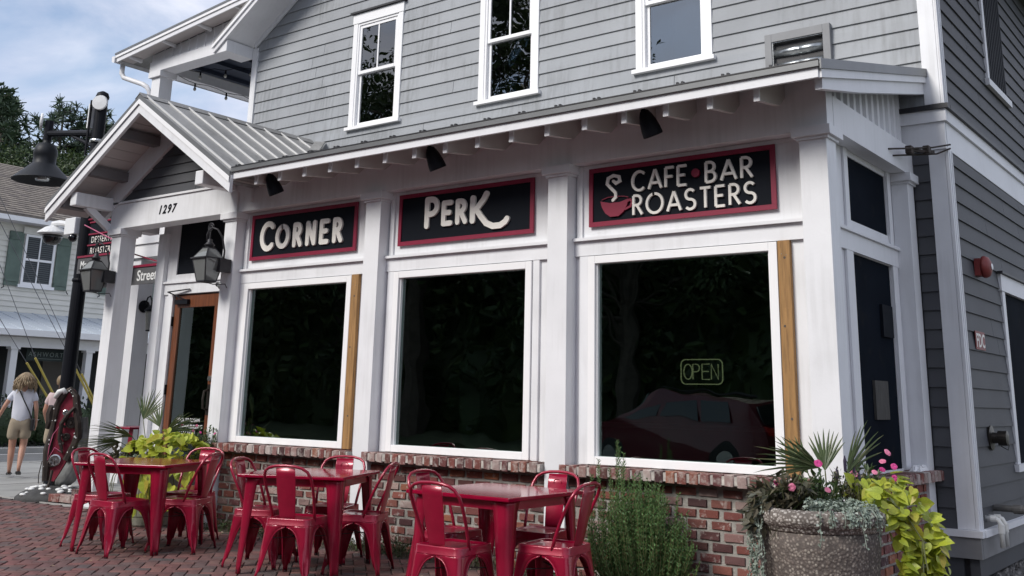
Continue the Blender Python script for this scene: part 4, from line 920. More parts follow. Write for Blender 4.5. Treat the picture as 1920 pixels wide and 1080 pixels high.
# ------------------------------------------------------------------ wall lanterns at the entrance
def lantern():
    t = thing('wall_lantern', '', 'lantern', (0,0,0), 'copper lanterns on the entrance piers')
    b = MB(); w0, w1 = .075, .125; z0, z1, z2 = -.17, .09, .21
    for i, j in ((-1,-1),(1,-1),(1,1),(-1,1)):
        b.beam((i*w0, j*w0, z0), (i*w1, j*w1, z1), .012, .012); b.beam((i*w1, j*w1, z1), (i*.05, j*.05, z2), .010, .010)
    for z, w_ in ((z0, w0), (z1, w1+.012), (z2, .05)):
        for k in range(4):
            c = [(-1,-1),(1,-1),(1,1),(-1,1)]; p, q = c[k], c[(k+1) % 4]; b.beam((p[0]*w_, p[1]*w_, z), (q[0]*w_, q[1]*w_, z), .015, .015)
    b.build('frame', M['iron'], t)
    for k in range(4):
        c = [(-1,-1),(1,-1),(1,1),(-1,1)]; p, q = c[k], c[(k+1) % 4]
        MB().face([(p[0]*w0, p[1]*w0, z0), (q[0]*w0, q[1]*w0, z0), (q[0]*w1, q[1]*w1, z1), (p[0]*w1, p[1]*w1, z1)]).build('pane', M['lglass'], t, solid=.002)
        MB().face([(p[0]*w1, p[1]*w1, z1), (q[0]*w1, q[1]*w1, z1), (q[0]*.05, q[1]*.05, z2), (p[0]*.05, p[1]*.05, z2)]).build('roof_pane', M['lglass'], t, solid=.002)
    MB().box(-.07, .07, -.07, .07, z0-.012, z0-.002).build('bottom_plate', M['iron'], t)
    MB().lathe([(.05, z2), (.05, z2+.03), (.062, z2+.035), (.04, z2+.06), (.028, z2+.075), (.028, z2+.10), (.001, z2+.11)], (0,0,0), 14).build('chimney', M['iron'], t, smooth=True)
    MB().tube([(0,0,z0), (0,0,z0+.09)], .018, 8).build('burner', M['iron'], t)
    # bracket: hoop over the top, back bar to the pier, scroll
    sp = [(.0+.055*(1-k/26)*math.cos(k*.55)*1.0, 0, z2+.20+.055*(1-k/26)*math.sin(k*.55)) for k in range(24)][::-1]
    MB().tube([(.14, .10, .0), (.15, .10, .18), (.145, .06, .33), (.10, .02, .42), (.03, 0, .445), (-.03, 0, .42), (-.06, 0, .37), (-.055, 0, .30)], .011, 8).build('hoop_bracket', M['iron'], t, smooth=True)
    MB().tube([(p[0]-.005, p[1], p[2]+.04) for p in sp], .008, 6).build('scroll', M['iron'], t, smooth=True)
    MB().tube([(-.005, 0, z2+.10), (-.005, 0, z2+.19)], .009, 6).build('hook', M['iron'], t)
    MB().box(.10, .16, .05, .20, -.06, .09).build('wall_block', M['iron'], t); MB().tube([(.0,0,z0-.01), (.06,.05,z0-.03), (.13,.16,z0-.02), (.13,.19,z0-.06)], .006, 6).build('gas_pipe', M['iron'], t)
    return t
la = lantern(); tag(la, 'copper lantern on an iron scroll bracket by the door, in front of the dark transom'); la.location = (-.28, -.36, 2.775)
lb = copytree(la); tag(lb, 'copper lantern on the far left entrance pier in front of the grey street sign'); lb.location = (-2.61, -.36, 2.775)
# little lantern on the round-edged rear column
t = thing('porch_lantern', 'small black coach lamp on the rear porch column behind the entrance', 'lantern', (-5.32, 2.16, 2.6))
MB().lathe([(.10, 0), (.10, .02), (.05, .035)], (-5.329, 2.165, 2.72), 16, (1,0,0)).build('back_plate', M['black'], t)
MB().tube([(-5.30, 2.165, 2.74), (-5.24, 2.165, 2.86), (-5.17, 2.165, 2.88), (-5.12, 2.165, 2.80), (-5.12, 2.165, 2.72)], .012, 7).build('arm', M['black'], t)
MB().lathe([(.012, .06), (.04, .03), (.10, -.02), (.10, -.04)], (-5.12, 2.165, 2.68), 14).build('cap', M['black'], t)
MB().lathe([(.05, -.34), (.085, -.05)], (-5.12, 2.165, 2.68), 12).build('glass_body', M['lglass'], t); MB().lathe([(.052, -.36), (.054, -.34)], (-5.12, 2.165, 2.68), 12).build('base_ring', M['black'], t)
t = thing('security_light', 'small white motion light on the wall below the door lantern', 'security light', (-.9, .39, 2.63))
MB().lathe([(.055,0),(.05,.03)], (-.98, .399, 2.67), 12, (0,-1,0)).build('base', M['cctv'], t); MB().ball((-.93, .34, 2.66), .05, 12, 8).build('lens', M['lglass'], t, smooth=True); MB().ball((-1.02, .35, 2.68), .03, 10, 6).build('sensor', M['iron'], t)

# ------------------------------------------------------------------ string lights on the upper porch
t = thing('string_lights', 'string of clear bulbs hanging along the upper porch ceiling beam', 'string lights', (-5.2, 2.4, 6.6))
for k, (p0, p1, n) in enumerate((((-5.3, 2.35, 6.68), (-5.3, 7.0, 6.68), 7), ((-5.2, 2.45, 6.80), (-3.0, 3.4, 6.80), 5))):
    p0, p1 = Vector(p0), Vector(p1); pts = [p0.lerp(p1, i/24)-Vector((0,0,.05*abs(math.sin(i/24*math.pi*n)))) for i in range(25)]
    MB().tube(pts, .006, 5).build('cable', M['black'], t)
    for i in range(n):
        q = p0.lerp(p1, (i+.5)/n)-Vector((0,0,.05)); MB().lathe([(.014, 0), (.016, -.06), (.012, -.07)], q, 8).build('socket', M['black'], t); MB().ball(q-Vector((0,0,.10)), .028, 8, 6, (1,1,1.3)).build('bulb', M['bulb'], t, smooth=True)

# ------------------------------------------------------------------ fittings on the right wall
t = thing('alarm_bell', 'faded red fire alarm bell on the dark grey side wall', 'alarm bell', (7.22, 2.72, 2.6))
MB().box(7.217, 7.27, 2.66, 2.80, 2.58, 2.74).build('back_box', M['fired'], t); MB().lathe([(.02, .05), (.10, .055), (.105, .075), (.09, .11), (.05, .13), (.001, .135)], (7.217, 2.75, 2.665), 18, (1,0,0)).build('gong', M['fired'], t, smooth=True)
MB().lathe([(.03, 0), (.028, .006)], (7.352, 2.75, 2.665), 12, (1,0,0)).build('cap', M['cctv'], t)
t = thing('fdc_sign', 'small red sign with white letters FDC on the dark siding', 'sign', (7.225, 2.6, 1.9))
MB().box(7.222, 7.228, 2.44, 2.78, 1.895, 2.06).build('plate', M['fired'], t)
put_text('lettering', 'FDC', .17, M['cream'], t, (7.2295, 2.455, 1.92), '+x', extrude=.001, offset=.003, wscale=.95)
t = thing('hose_connection', 'dark brass fire hose inlet on the side wall below the red sign', 'hose connection', (7.22, 2.75, 1.1))
MB().lathe([(.11, 0), (.11, .012), (.05, .018), (.045, .06), (.065, .065), (.065, .14), (.03, .145)], (7.218, 2.72, 1.12), 18, (1,0,0)).build('inlet', M['bronzemetal'], t, smooth=False)
MB().tube([(7.30, 2.72, 1.05), (7.36, 2.70, 1.02), (7.37, 2.70, 1.06), (7.34, 2.72, 1.10)], .004, 5).build('chain', M['bronzemetal'], t)
t = thing('drain_pipes', 'pair of white plastic condensate pipes bent down beside the corner board', 'pipe', (7.25, 2.35, .2))
for dy in (0, .14):
    MB().tube([(7.2, 2.30+dy, .465), (7.27, 2.30+dy, .465), (7.315, 2.30+dy, .455), (7.335, 2.30+dy, .42), (7.335, 2.30+dy, .235)], .021, 10).build('pipe', M['pvc'], t, smooth=True)
    MB().lathe([(.027, 0), (.027, .07)], (7.335, 2.30+dy, .35), 12).build('coupling', M['pvc'], t); MB().lathe([(.027, 0), (.027, .05)], (7.255, 2.30+dy, .465), 12, (1,0,0)).build('elbow', M['pvc'], t)
t = thing('wall_spigot', 'rusty capped pipe stub sticking out above the white drain pipes', 'pipe', (7.22, 2.5, .55))
MB().lathe([(.03, 0), (.03, .16), (.04, .165), (.04, .23), (.034, .24), (.034, .34)], (7.217, 2.62, .53), 12, (1,-.1,0)).build('pipe_stub', M['oldpipe'], t)
t = thing('cable_clamp', 'rusty service cable clamps fixed on thin rods at the side beam end', 'cable clamp', (6.9, 1.3, 3.53))
for z, x0 in ((3.70, 6.905), (3.665, 6.905)):
    y0 = 1.32 if z > 3.69 else 1.44
    MB().tube([(6.903, y0, z-.14), (7.04, y0+.30, z-.09), (7.14, y0+.52, z-.05), (7.25, 2.02, z+.0)], .0085, 6).build('rod', M['rust'], t)
for x, y, z in ((7.0, 1.62, 3.60), (7.10, 1.80, 3.625)): MB().box(x-.03, x+.03, y-.04, y+.04, z-.04, z+.035).build('clamp', M['rust'], t, bevel=.01)
MB().beam((7.0, 1.62, 3.60), (7.14, 1.86, 3.61), .03, .025).build('link', M['rust'], t)
t = thing('white_cloth', 'crumpled white rag lying on the brick sill of the side wall', 'rag', (6.86, 1.75, .855))
b = MB(); n = 9; R2 = random.Random(4)
hts = [[(.02+.03*R2.random()) if 0 < i < n-1 and 0 < j < n-1 else 0 for j in range(n)] for i in range(n)]
P = [(6.80+.10*i/(n-1)+.01*R2.uniform(-1,1), 1.62+.28*j/(n-1)+.01*R2.uniform(-1,1), .853+hts[i][j]) for i in range(n) for j in range(n)]
b.add(P, [(i*n+j, (i+1)*n+j, (i+1)*n+j+1, i*n+j+1) for i in range(n-1) for j in range(n-1)]); b.build('cloth', M['vinyl'], t, solid=.004)
# ------------------------------------------------------------------ red metal chairs and tables
def rrect(hx, hy, r, n=5):
    p = []
    for sx, sy, a0 in ((1,1,0), (-1,1,90), (-1,-1,180), (1,-1,270)):
        for k in range(n): a = rad(a0+90*k/(n-1)); p.append((sx*(hx-r)+r*math.cos(a), sy*(hy-r)+r*math.sin(a)))
    return p
def legmesh(sx, sy, top, bot, lv, rc, lip=0):
    """folded sheet leg at the corner sx, sy: lv = [(z, width)]; the two flanges meet in a rounded corner"""
    b = MB(); z0 = lv[0][0]; rows = []
    for z, w_ in lv:
        k = (z0-z)/z0; cx = sx*(top[0]+(bot[0]-top[0])*k); cy = sy*(top[1]+(bot[1]-top[1])*k); r = min(rc, w_*.6)
        rows.append([(cx-sx*w_, cy, z), (cx-sx*w_*.55, cy+sy*.002, z), (cx-sx*r, cy, z), (cx-sx*r*.3, cy-sy*r*.3, z), (cx, cy-sy*r, z), (cx+sx*.002, cy-sy*w_*.55, z), (cx, cy-sy*w_, z)])
    n = 7; pts = [p for r_ in rows for p in r_]
    b.add(pts, [(i*n+k, i*n+k+1, (i+1)*n+k+1, (i+1)*n+k) for i in range(len(rows)-1) for k in range(n-1)])
    if lip:
        for q in (0, 6): b.tube([r_[q] for r_ in rows[1:-2]], lip, 5)
    return b
def make_chair():
    t = thing('metal_chair', '', 'chair', (0,0,0), 'red metal chairs around the café tables')
    b = MB(); rings = [(rrect(.10,.10,.05), .438), (rrect(.148,.148,.045), .439), (rrect(.152,.152,.045), .440), (rrect(.160,.160,.045), .4485), (rrect(.164,.164,.045), .4495), (rrect(.181,.181,.045), .4495), (rrect(.1855,.1855,.045), .4475), (rrect(.187,.187,.045), .443), (rrect(.188,.188,.045), .405), (rrect(.190,.190,.045), .402), (rrect(.190,.190,.045), .396)]
    pts = []; n = len(rings[0][0])
    for r_, z in rings: pts += [(x, y, z) for x, y in r_]
    b.add(pts, [tuple(range(n))]+[(i*n+k, (i+1)*n+k, (i+1)*n+(k+1) % n, i*n+(k+1) % n) for i in range(len(rings)-1) for k in range(n)])
    b.build('seat', M['red'], t, smooth=True, solid=.003)
    lv = [(.406, .186), (.388, .180), (.379, .155), (.366, .128), (.345, .106), (.31, .088), (.26, .073), (.20, .061), (.13, .049), (.07, .038), (.05, .026), (.0, .023)]
    for sx, sy in ((-1,-1),(1,-1),(1,1),(-1,1)):
        l = legmesh(sx, sy, (.1865,.1865), (.222,.238), lv, .030, .0042).build('leg', M['red'], t, smooth=True, solid=.004)
        MB().lathe([(.013, 0.0), (.0135, .014)], (sx*.212, sy*.228, 0), 10).build('foot', M['redworn'], l)
    # back plate
    b = MB(); rows = []
    for z, y, hw in ((.440,-.172,.062), (.47,-.178,.066), (.56,-.200,.074), (.66,-.222,.080), (.76,-.243,.082), (.825,-.257,.080)):
        rows.append([(hw*u, y-.010*(1-u*u), z) for u in (-1,-.96,-.5,0,.5,.96,1)])
    b.add([p for r_ in rows for p in r_], [(i*7+k, i*7+k+1, (i+1)*7+k+1, (i+1)*7+k) for i in range(5) for k in range(6)])
    bp = b.build('backrest', M['red'], t, smooth=True, solid=.004)
    MB().tube([(-.032, -.2475, .755), (-.032, -.251, .775), (-.022, -.254, .787), (.022, -.254, .787), (.032, -.251, .775), (.032, -.2475, .755)], .003, 6).build('grip_rib', M['red'], bp, smooth=True)
    hp = [(-.180,-.075,.43), (-.186,-.098,.50), (-.196,-.140,.60), (-.203,-.185,.69), (-.200,-.220,.755), (-.180,-.243,.80), (-.140,-.256,.825), (-.08,-.263,.838), (0,-.266,.842)]
    MB().tube(hp+[(-x, y, z) for x, y, z in hp[:-1][::-1]], .0115, 10).build('back_frame', M['red'], t, smooth=True)
    b = MB(); b.beam((-.17,-.17,.30), (.17,.17,.30), .02, .004); b.beam((-.17,.17,.295), (.17,-.17,.295), .02, .004); b.build('brace', M['redworn'], t)
    return t
def make_table():
    t = thing('metal_table', '', 'table', (0,0,0), 'red metal café tables')
    h = .45
    MB().box(-h, h, -h, h, .724, .75).build('tabletop', M['redtop'], t, bevel=.006)
    b = MB(); a = h-.055
    for x0, x1, y0, y1 in ((-a, a, -a, -a+.012), (-a, a, a-.012, a), (-a, -a+.012, -a+.0125, a-.0125), (a-.012, a, -a+.0125, a-.0125)): b.box(x0, x1, y0, y1, .665, .7235)
    b.build('apron', M['red'], t)
    lv = [(.722, .14), (.70, .128), (.66, .112), (.6, .104), (.4, .086), (.2, .066), (.06, .050), (.0, .046)]
    for sx, sy in ((-1,-1),(1,-1),(1,1),(-1,1)):
        l = legmesh(sx, sy, (h-.045, h-.045), (h-.03, h-.03), lv, .035).build('leg', M['red'], t, smooth=True, solid=.005)
        MB().lathe([(.02, .0), (.021, .03)], (sx*(h-.052), sy*(h-.052), 0), 10).build('foot', M['redworn'], l)
    return t
ch0, tb0 = make_chair(), make_table()
used = [0, 0]
def place(kind, x, y, rz, label):
    p = (ch0, tb0)[kind]
    o = p if not used[kind] else copytree(p)
    used[kind] = 1; o.location = (x, y, 0); o.rotation_euler = (0, 0, rad(rz)); tag(o, label)
def setup(cx, cy, th, lab, chairs):
    place(1, cx, cy, th, 'glossy red square table '+lab)
    c, s = math.cos(rad(th)), math.sin(rad(th))
    for lx, ly, rz, l in chairs: place(0, cx+lx*c-ly*s, cy+lx*s+ly*c, rz, l)
setup(.87, -1.66, 25, 'at the left, in front of the lime green vine', [
  (.02, -.40, 2, 'red chair at the left table with its back to the viewer'), (-.43, .02, -68, 'leftmost red chair, half hidden behind another at the left table'),
  (.44, -.03, 118, 'red chair tucked under the right side of the left table'), (.18, .50, 200, 'red chair behind the left table beside the planter')])
setup(2.82, -1.40, 26, 'in the middle, before the brick wall', [
  (.10, -.46, 20, 'red metal chair at the middle table with its back square to the viewer'), (-.42, .05, -66, 'red metal chair at the left edge of the middle table'),
  (.46, -.02, 118, 'red chair on the right side of the middle table'), (.02, .48, 206, 'red chair behind the middle table before the white pier foot')])
setup(4.90, -1.55, 0, 'nearest the viewer, beside the rosemary bush', [
  (.06, -.52, 3, 'red metal chair at the nearest table with its back to the viewer'), (-.46, .03, -86, 'red metal chair at the left edge of the nearest table'),
  (.53, -.04, 97, 'red metal chair on the right side of the nearest table beside the rosemary bush'), (.02, .50, 184, 'red metal chair behind the nearest table facing the viewer')])
t = thing('bar_table', 'tall slim red metal table standing behind the left entrance pier', 'table', (-3.0, .9, 0))
MB().box(-3.30, -2.72, .45, 1.03, .90, .925).build('tabletop', M['red'], t, bevel=.005)
for sx, sy in ((-1,-1),(1,-1),(1,1),(-1,1)):
    MB().beam((-3.01+sx*.20, .74+sy*.20, .90), (-3.01+sx*.27, .74+sy*.27, 0), .05, .035).build('leg', M['red'], t)
b = MB()
for a, c in (((-1,-1),(1,-1)), ((1,-1),(1,1)), ((1,1),(-1,1)), ((-1,1),(-1,-1))): b.beam((-3.01+a[0]*.245, .74+a[1]*.245, .35), (-3.01+c[0]*.245, .74+c[1]*.245, .35), .025, .025)
b.build('foot_rail', M['red'], t)

# ------------------------------------------------------------------ plants
rgt = Vector((crt.x, crt.y, 0)).normalized(); fw2 = Vector((fwd.x, fwd.y, 0)).normalized(); ZZ = Vector((0,0,1))
def heart(q):
    b = MB(); r = random.Random(q)
    half = [(0,0), (.20,-.13), (.40,-.10), (.50,.10), (.46,.36), (.30,.62), (.0,1.0)]
    f = r.uniform(.10,.30); cv = r.uniform(-.22,.02)
    def h(x, y): return abs(x)*f+cv*y*y+r.uniform(-.015,.015)
    pr = [(x, y, h(x, y)) for x, y in half]; mid = [(0,0,0), (0,.35,.35*.35*cv), (0,.7,.49*cv), (0,1,cv)]
    for s in (1,-1):
        o = [(s*x, y, z) for x, y, z in pr[1:-1]]
        pts = mid+o
        fs = [(0,4,5), (0,5,6,1), (1,6,7,2), (2,7,8), (2,8,3)]
        b.add(pts, [f_ if s > 0 else f_[::-1] for f_ in fs])
    me = b.mesh('leaf'); me.polygons.foreach_set('use_smooth', [True]*len(me.polygons)); me.materials.append(M['lime']); return me
HE = [heart(q) for q in range(6)]
def putleaf(parent, p, dirv, nrm, s, meshes=None):
    y = Vector(dirv).normalized(); z = Vector(nrm); z = (z-y*z.dot(y)); z = z.normalized() if z.length > 1e-4 else y.orthogonal().normalized(); x = y.cross(z)
    mt = Matrix((x*s, y*s, z*s)).transposed().to_4x4(); mt.translation = Vector(p)-OFF[parent]
    o = link('leaf', R.choice(meshes or HE), None, parent); o.matrix_local = mt
def rv(a=1): return Vector((R.uniform(-a,a), R.uniform(-a,a), R.uniform(-a,a)))
def addleaf(b, p, d, n, ln, wd):
    d = Vector(d).normalized(); n = Vector(n); s = d.cross(n); s = s.normalized() if s.length > 1e-4 else d.orthogonal().normalized(); n = s.cross(d)
    p = Vector(p); b.add([p, p+d*ln*.45+s*wd/2+n*wd*.12, p+d*ln-n*ln*.08, p+d*ln*.45-s*wd/2+n*wd*.12], [(0,1,2,3)])
def fan(b, hub, dirv, plane_n, span, ln, nl, wd=.0165, droop=.16):
    d = Vector(dirv).normalized(); n = Vector(plane_n); n = (n-d*n.dot(d)).normalized(); s = d.cross(n)
    for i in range(nl):
        a = (i/(nl-1)-.5)*rad(span)+R.uniform(-.03,.03); q = d*math.cos(a)+s*math.sin(a); L_ = ln*(1-.28*abs(i/(nl-1)-.5)*2)*R.uniform(.9,1.06)
        sd = q.cross(n); pr = None
        for k, (u, w_) in enumerate(((0,.25), (.3,1), (.6,.85), (.85,.45), (1,.05))):
            c = Vector(hub)+q*L_*u-ZZ*droop*L_*u*u+n*R.uniform(-.004,.004)
            row = [c+sd*wd*w_/2+n*wd*.25*w_, c, c-sd*wd*w_/2+n*wd*.25*w_]
            if pr: b.add(pr+row, [(0,1,4,3), (1,2,5,4)])
            pr = row
def palm(name, label, base, fr, leafm):
    t = thing(name, label, 'palm', base, 'fan palms in the planters')
    bs = Vector(base)
    MB().tube([bs, bs+ZZ*.10], [.035, .025], 8).build('stem', M['bark'], t)
    for hub, d, n, span, ln, nl in fr:
        h = bs+rgt*hub[0]+ZZ*hub[1]+fw2*hub[2]
        b = MB(); fan(b, h, rgt*d[0]+ZZ*d[1]+fw2*d[2], rgt*n[0]+ZZ*n[1]+fw2*n[2], span, ln, nl)
        mid = bs.lerp(h, .5)+ZZ*.03; b.tube([bs+ZZ*.05, mid, h], [.006,.005,.004], 5)
        b.build('frond', leafm, t)
    return t
# --- big aggregate urn by the corner
UC = Vector((7.25, -1.47, 0))-rgt*.055; RZ = .11
t = thing('urn_planter', 'large round exposed aggregate planter with a thick pale rim at the building corner', 'planter', UC)
MB().lathe([(.20, 0), (.235, .02), (.235, .06), (.27, .14), (.318, .38), (.340, .60), (.345, .575+RZ)], UC, 40).build('bowl', M['agg'], t, smooth=True)
MB().lathe([(r_, z_+RZ) for r_, z_ in [(.335, .575), (.352, .585), (.356, .60), (.362, .607), (.385, .625), (.392, .655), (.385, .685), (.36, .70), (.33, .695), (.32, .66), (.315, .62)]], UC, 40).build('rim', M['agglight'], t, smooth=True)
MB().lathe([(.0005, .75), (.318, .74)], UC, 24).build('soil', M['soil'], t)
PB = UC+rgt*.055+ZZ*.64; PB2 = UC+rgt*.055+ZZ*.75
palm('fan_palm', 'spiky fan palm standing up in the aggregate urn at the corner', PB+rgt*.02+fw2*.02, [
  ((.0,.36,.04), (.10,1,.15), (.2,.1,1), 56, .33, 10), ((.105,.35,-.04), (.60,1,.1), (-.3,.2,1), 44, .42, 8), ((-.06,.38,-.05), (-1,.36,-.15), (.3,.5,1), 62, .44, 11),
  ((-.13,.27,-.10), (-1,-.08,-.2), (.2,.9,.6), 46, .44, 8), ((-.09,.34,.08), (-.55,1,.4), (.1,.3,1), 46, .32, 8), ((-.14,.24,-.14), (-.75,-.55,-.25), (.2,.8,.5), 34, .40, 6)], M['palm'])
t = thing('lime_vine', 'bright lime green vine spilling over the right side of the aggregate urn', 'vine', PB+rgt*.3)
b = MB()
for k in range(7):
    a = R.uniform(-.35, .5); p0 = UC+fw2*.04+ZZ*.76+rgt*(.21+.05*k/14)+fw2*a*.5; pts = []
    for i in range(8):
        s = i/7; pts.append(p0+rgt*(.34*s**.6+.05*R.uniform(-1,1)*s)+ZZ*(.12*math.sin(s*2.2)-.58*max(0, s-.35)*R.uniform(.8,1.1))+fw2*(-.12*s))
    b.tube(pts, .004, 5)
b.build('stem', M['limestem'], t)
for i in range(370):
    s = R.random()**.8; a = R.uniform(-1, 1)
    wid = .17*(1-.2*s)
    c = UC+rgt*(.235+.36*min(1, s*1.9)**.75)+ZZ*(.885+.05*math.sin(min(1,s*2)*3.1)-.75*max(0, s-.16))+fw2*(-.13+.06*a)+rgt*(a*wid)+ZZ*R.uniform(-.06,.06)-fw2*R.uniform(-.05,.05)-rgt*.10*max(0,s-.15)
    if s < .25: c += fw2*R.uniform(-.1,.25)
    out = rgt*.7-fw2*.7
    d = (out*R.uniform(-.1,.7)+ZZ*R.uniform(-.9,.15)+rgt*R.uniform(-.9,.9)+rv(.35)); n = (out*R.uniform(.1,.8)+ZZ*R.uniform(.3,1.1)-fw2*.3+rv(.5))
    putleaf(t, c, d, n, R.uniform(.045, .085))
for px, pz in ((.40,.98), (.43,.86), (.47,.80), (.36,1.0), (.52,.66), (.56,.60)):
    putleaf(t, UC+rgt*(px+.05)+ZZ*pz-fw2*.1, rgt+rv(.6), ZZ+rv(.4)-fw2*.4, .065)
def bush(name, label, cat, c, rx, ry, rz, nl, ln, wd, m, stems=18, low=0, group=None, up=.5):
    t = thing(name, label, cat, c, group); b = MB(); c = Vector(c); sb = MB()
    for k in range(stems):
        a = R.uniform(0, 6.28); r_ = R.random()**.5; tip = c+rgt*rx*r_*math.cos(a)+fw2*ry*r_*math.sin(a)+ZZ*rz*R.uniform(.6,1)
        p0 = c+rgt*rx*.3*math.cos(a)+fw2*ry*.3*math.sin(a); sb.tube([p0, p0.lerp(tip, .5)+rv(.02), tip], [.004,.003,.002], 4)
        for i in range(nl//stems):
            u = R.uniform(.15, 1); p = p0.lerp(tip, u)+rv(.02); d = rv(1)+ZZ*up+(tip-c)*1.2; addleaf(b, p, d, rv(.6)+ZZ-fw2*.3, ln*R.uniform(.6,1.2), wd*R.uniform(.7,1.2))
    sb.build('stem', M['limestem'], t); b.build('foliage', m, t); return t
def flowers(t, spots, pal=.35):
    for p, s in spots:
        s *= .68; b = MB(); n = (-fw2*R.uniform(.4,1)+ZZ*R.uniform(.1,.8)+rv(.3)).normalized(); e = n.orthogonal().normalized(); g = n.cross(e); p = Vector(p)
        for k in range(5):
            a0 = k*2*math.pi/5; d = e*math.cos(a0)+g*math.sin(a0); q = e*math.cos(a0+1.57)+g*math.sin(a0+1.57)
            b.add([p, p+d*s*.45+q*s*.42+n*s*.10, p+d*s*.85+q*s*.50, p+d*s*1.02, p+d*s*.85-q*s*.50, p+d*s*.45-q*s*.42+n*s*.10+n*k*.0006], [(0,1,2,3,4,5)])
        b.build('flower', M['pinkpale'] if R.random() < pal else M['pink'], t)
v1 = bush('pink_vinca', 'leafy pink flowering plant at the right of the aggregate urn', 'flowers', PB+rgt*.27+fw2*.14, .13, .12, .40, 420, .062, .026, M['green'], 20)
flowers(v1, [(PB+rgt*(.27+x)+ZZ*z+fw2*(.05+y), s) for x, z, y, s in ((.12,.47,.0,.034), (.08,.42,-.02,.030), (.02,.36,-.05,.026), (.13,.33,-.06,.028), (-.10,.35,-.05,.034), (.10,.37,.05,.028), (.16,.39,.02,.03))])
v2 = bush('pink_vinca', 'low pink flowering plant in front of the palm in the aggregate urn', 'flowers', PB2+rgt*-.05+fw2*-.02, .20, .18, .24, 520, .058, .024, M['green'], 22)
flowers(v2, [(PB2+rgt*x+ZZ*z-fw2*(.12+y), s) for x, z, y, s in ((-.075,.30,.02,.036), (-.24,.17,.05,.034), (-.04,.16,.06,.028), (-.05,.045,.12,.034), (.0,.065,.12,.028), (-.07,.02,.14,.024), (-.33,.19,.06,.026), (.03,.05,.1,.022))], .2)
t = bush('purple_spike_plant', 'grey stemmed plant with dark purple flower spikes between the pink flowers', 'flowers', PB2+rgt*.13+fw2*-.02, .11, .10, .27, 380, .03, .012, M['bronze'], 16)
b = MB()
for dx, dz in ((.0,.34), (.05,.33), (-.05,.27), (.08,.25)): b.tube([PB2+rgt*(.12+dx)+ZZ*(dz-.09), PB2+rgt*(.12+dx)+ZZ*(dz-.03), PB2+rgt*(.12+dx)+ZZ*dz], [.008,.010,.003], 6)
b.build('flower_spike', M['purple'], t)
t = bush('bronze_potato_vine', 'dull bronze leaved trailing plant at the left of the aggregate urn', 'vine', PB2+rgt*-.24+fw2*-.08, .20, .14, .22, 380, .085, .034, M['bronze'], 20, up=-.1)
b = MB()
for i in range(90):
    s = R.random(); p = UC+rgt*(-.33-.06*s+R.uniform(-.06,.06))-fw2*(.12+R.uniform(-.05,.06))+ZZ*(.88-.18*s); addleaf(b, p, rgt*-.6+rv(.7)-ZZ*.4, ZZ-fw2*.6+rv(.4), R.uniform(.05,.09), .032)
b.build('trailing_leaves', M['bronze'], t)
t = thing('silver_trailing_plant', 'silvery small leaved plant hanging over the front and left of the aggregate urn', 'trailing plant', PB2-fw2*.3)
b = MB(); sb = MB()
def strand(a, ln, r0):
    d = rgt*math.sin(a)-fw2*math.cos(a); p = UC+d*(r0*R.uniform(.7,.95))+ZZ*.81; pts = [p, UC+d*.37+ZZ*R.uniform(.81,.84), UC+d*.405+ZZ*.78]
    z = .78
    while z > .78-ln: z -= .05; pts.append(UC+d*(.40+R.uniform(-.012,.012))+ZZ*z+rgt*R.uniform(-.012,.012))
    sb.tube(pts, .0025, 4, caps=False)
    for i in range(len(pts)-1):
        for k in range(4):
            q = pts[i].lerp(pts[i+1], k/4)+rv(.010); addleaf(b, q, rv(1)+d*.4, d*.8+ZZ*.5+rv(.5), R.uniform(.012,.022), .019)
for i in range(30): strand(R.uniform(-.25, .75), R.choice((.0,.01,.01,.02,.03,.05,.12)), .34)
for i in range(14): strand(R.uniform(-1.5,-1.12), R.uniform(.30,.62), .35)
for i in range(620):
    a = R.uniform(-.5, .85); r_ = R.uniform(.18, .345); d = rgt*math.sin(a)-fw2*math.cos(a); addleaf(b, UC+d*r_+ZZ*(.815+R.uniform(-.01,.045)), rv(1)+d*.5, ZZ+rv(.5), R.uniform(.014,.024), .021)
tag(b.build('silver_leaves', M['silver'], t), kind='stuff'); sb.build('trailing_stem', M['silver'], t)
# --- planter by the entrance
PC = Vector((-.52, -.62, 0))
t = thing('planter', 'mossy grey concrete planter behind the left table near the entrance', 'planter', PC)
MB().lathe([(.25, 0), (.265, .02), (.27, .10), (.285, .35), (.305, .56), (.33, .58), (.335, .64), (.30, .65), (.29, .60)], PC, 28).build('pot', M['pcon'], t, smooth=False)
MB().lathe([(.0005, .60), (.29, .59)], PC, 20).build('soil', M['soil'], t)
P1 = PC+ZZ*.6
palm('fan_palm', 'drooping fan palm in the concrete planter beside the entrance door', P1-rgt*.08, [
  ((-.10,.48,.0), (.25,1,.1), (.2,.2,1), 70, .42, 13), ((-.30,.24,-.05), (-1,.0,-.2), (.1,.9,.6), 80, .55, 15), ((-.16,.30,-.1), (-.9,.35,-.2), (.1,.8,.8), 60, .5, 12), ((.15,.36,.05), (1,.5,.1), (0,.6,1), 70, .45, 12), ((-.28,.12,-.1), (-.8,-.5,-.2), (.2,.8,.6), 60, .45, 12), ((.02,.40,.2), (-.5,1,.3), (.1,.2,1), 60, .4, 10)], M['palm'])
t = thing('lime_vine', 'mound of bright lime green heart shaped leaves in the concrete planter by the entrance', 'vine', P1+rgt*.18)
b = MB()
for k in range(14):
    a = R.uniform(-1.2,1.2); d = rgt*math.sin(a)-fw2*math.cos(a); b.tube([P1+d*.1+ZZ*.05, P1+d*.3+ZZ*.16, P1+d*.42-ZZ*.1, P1+d*.44-ZZ*R.uniform(.2,.5)], .004, 5)
b.build('stem', M['limestem'], t)
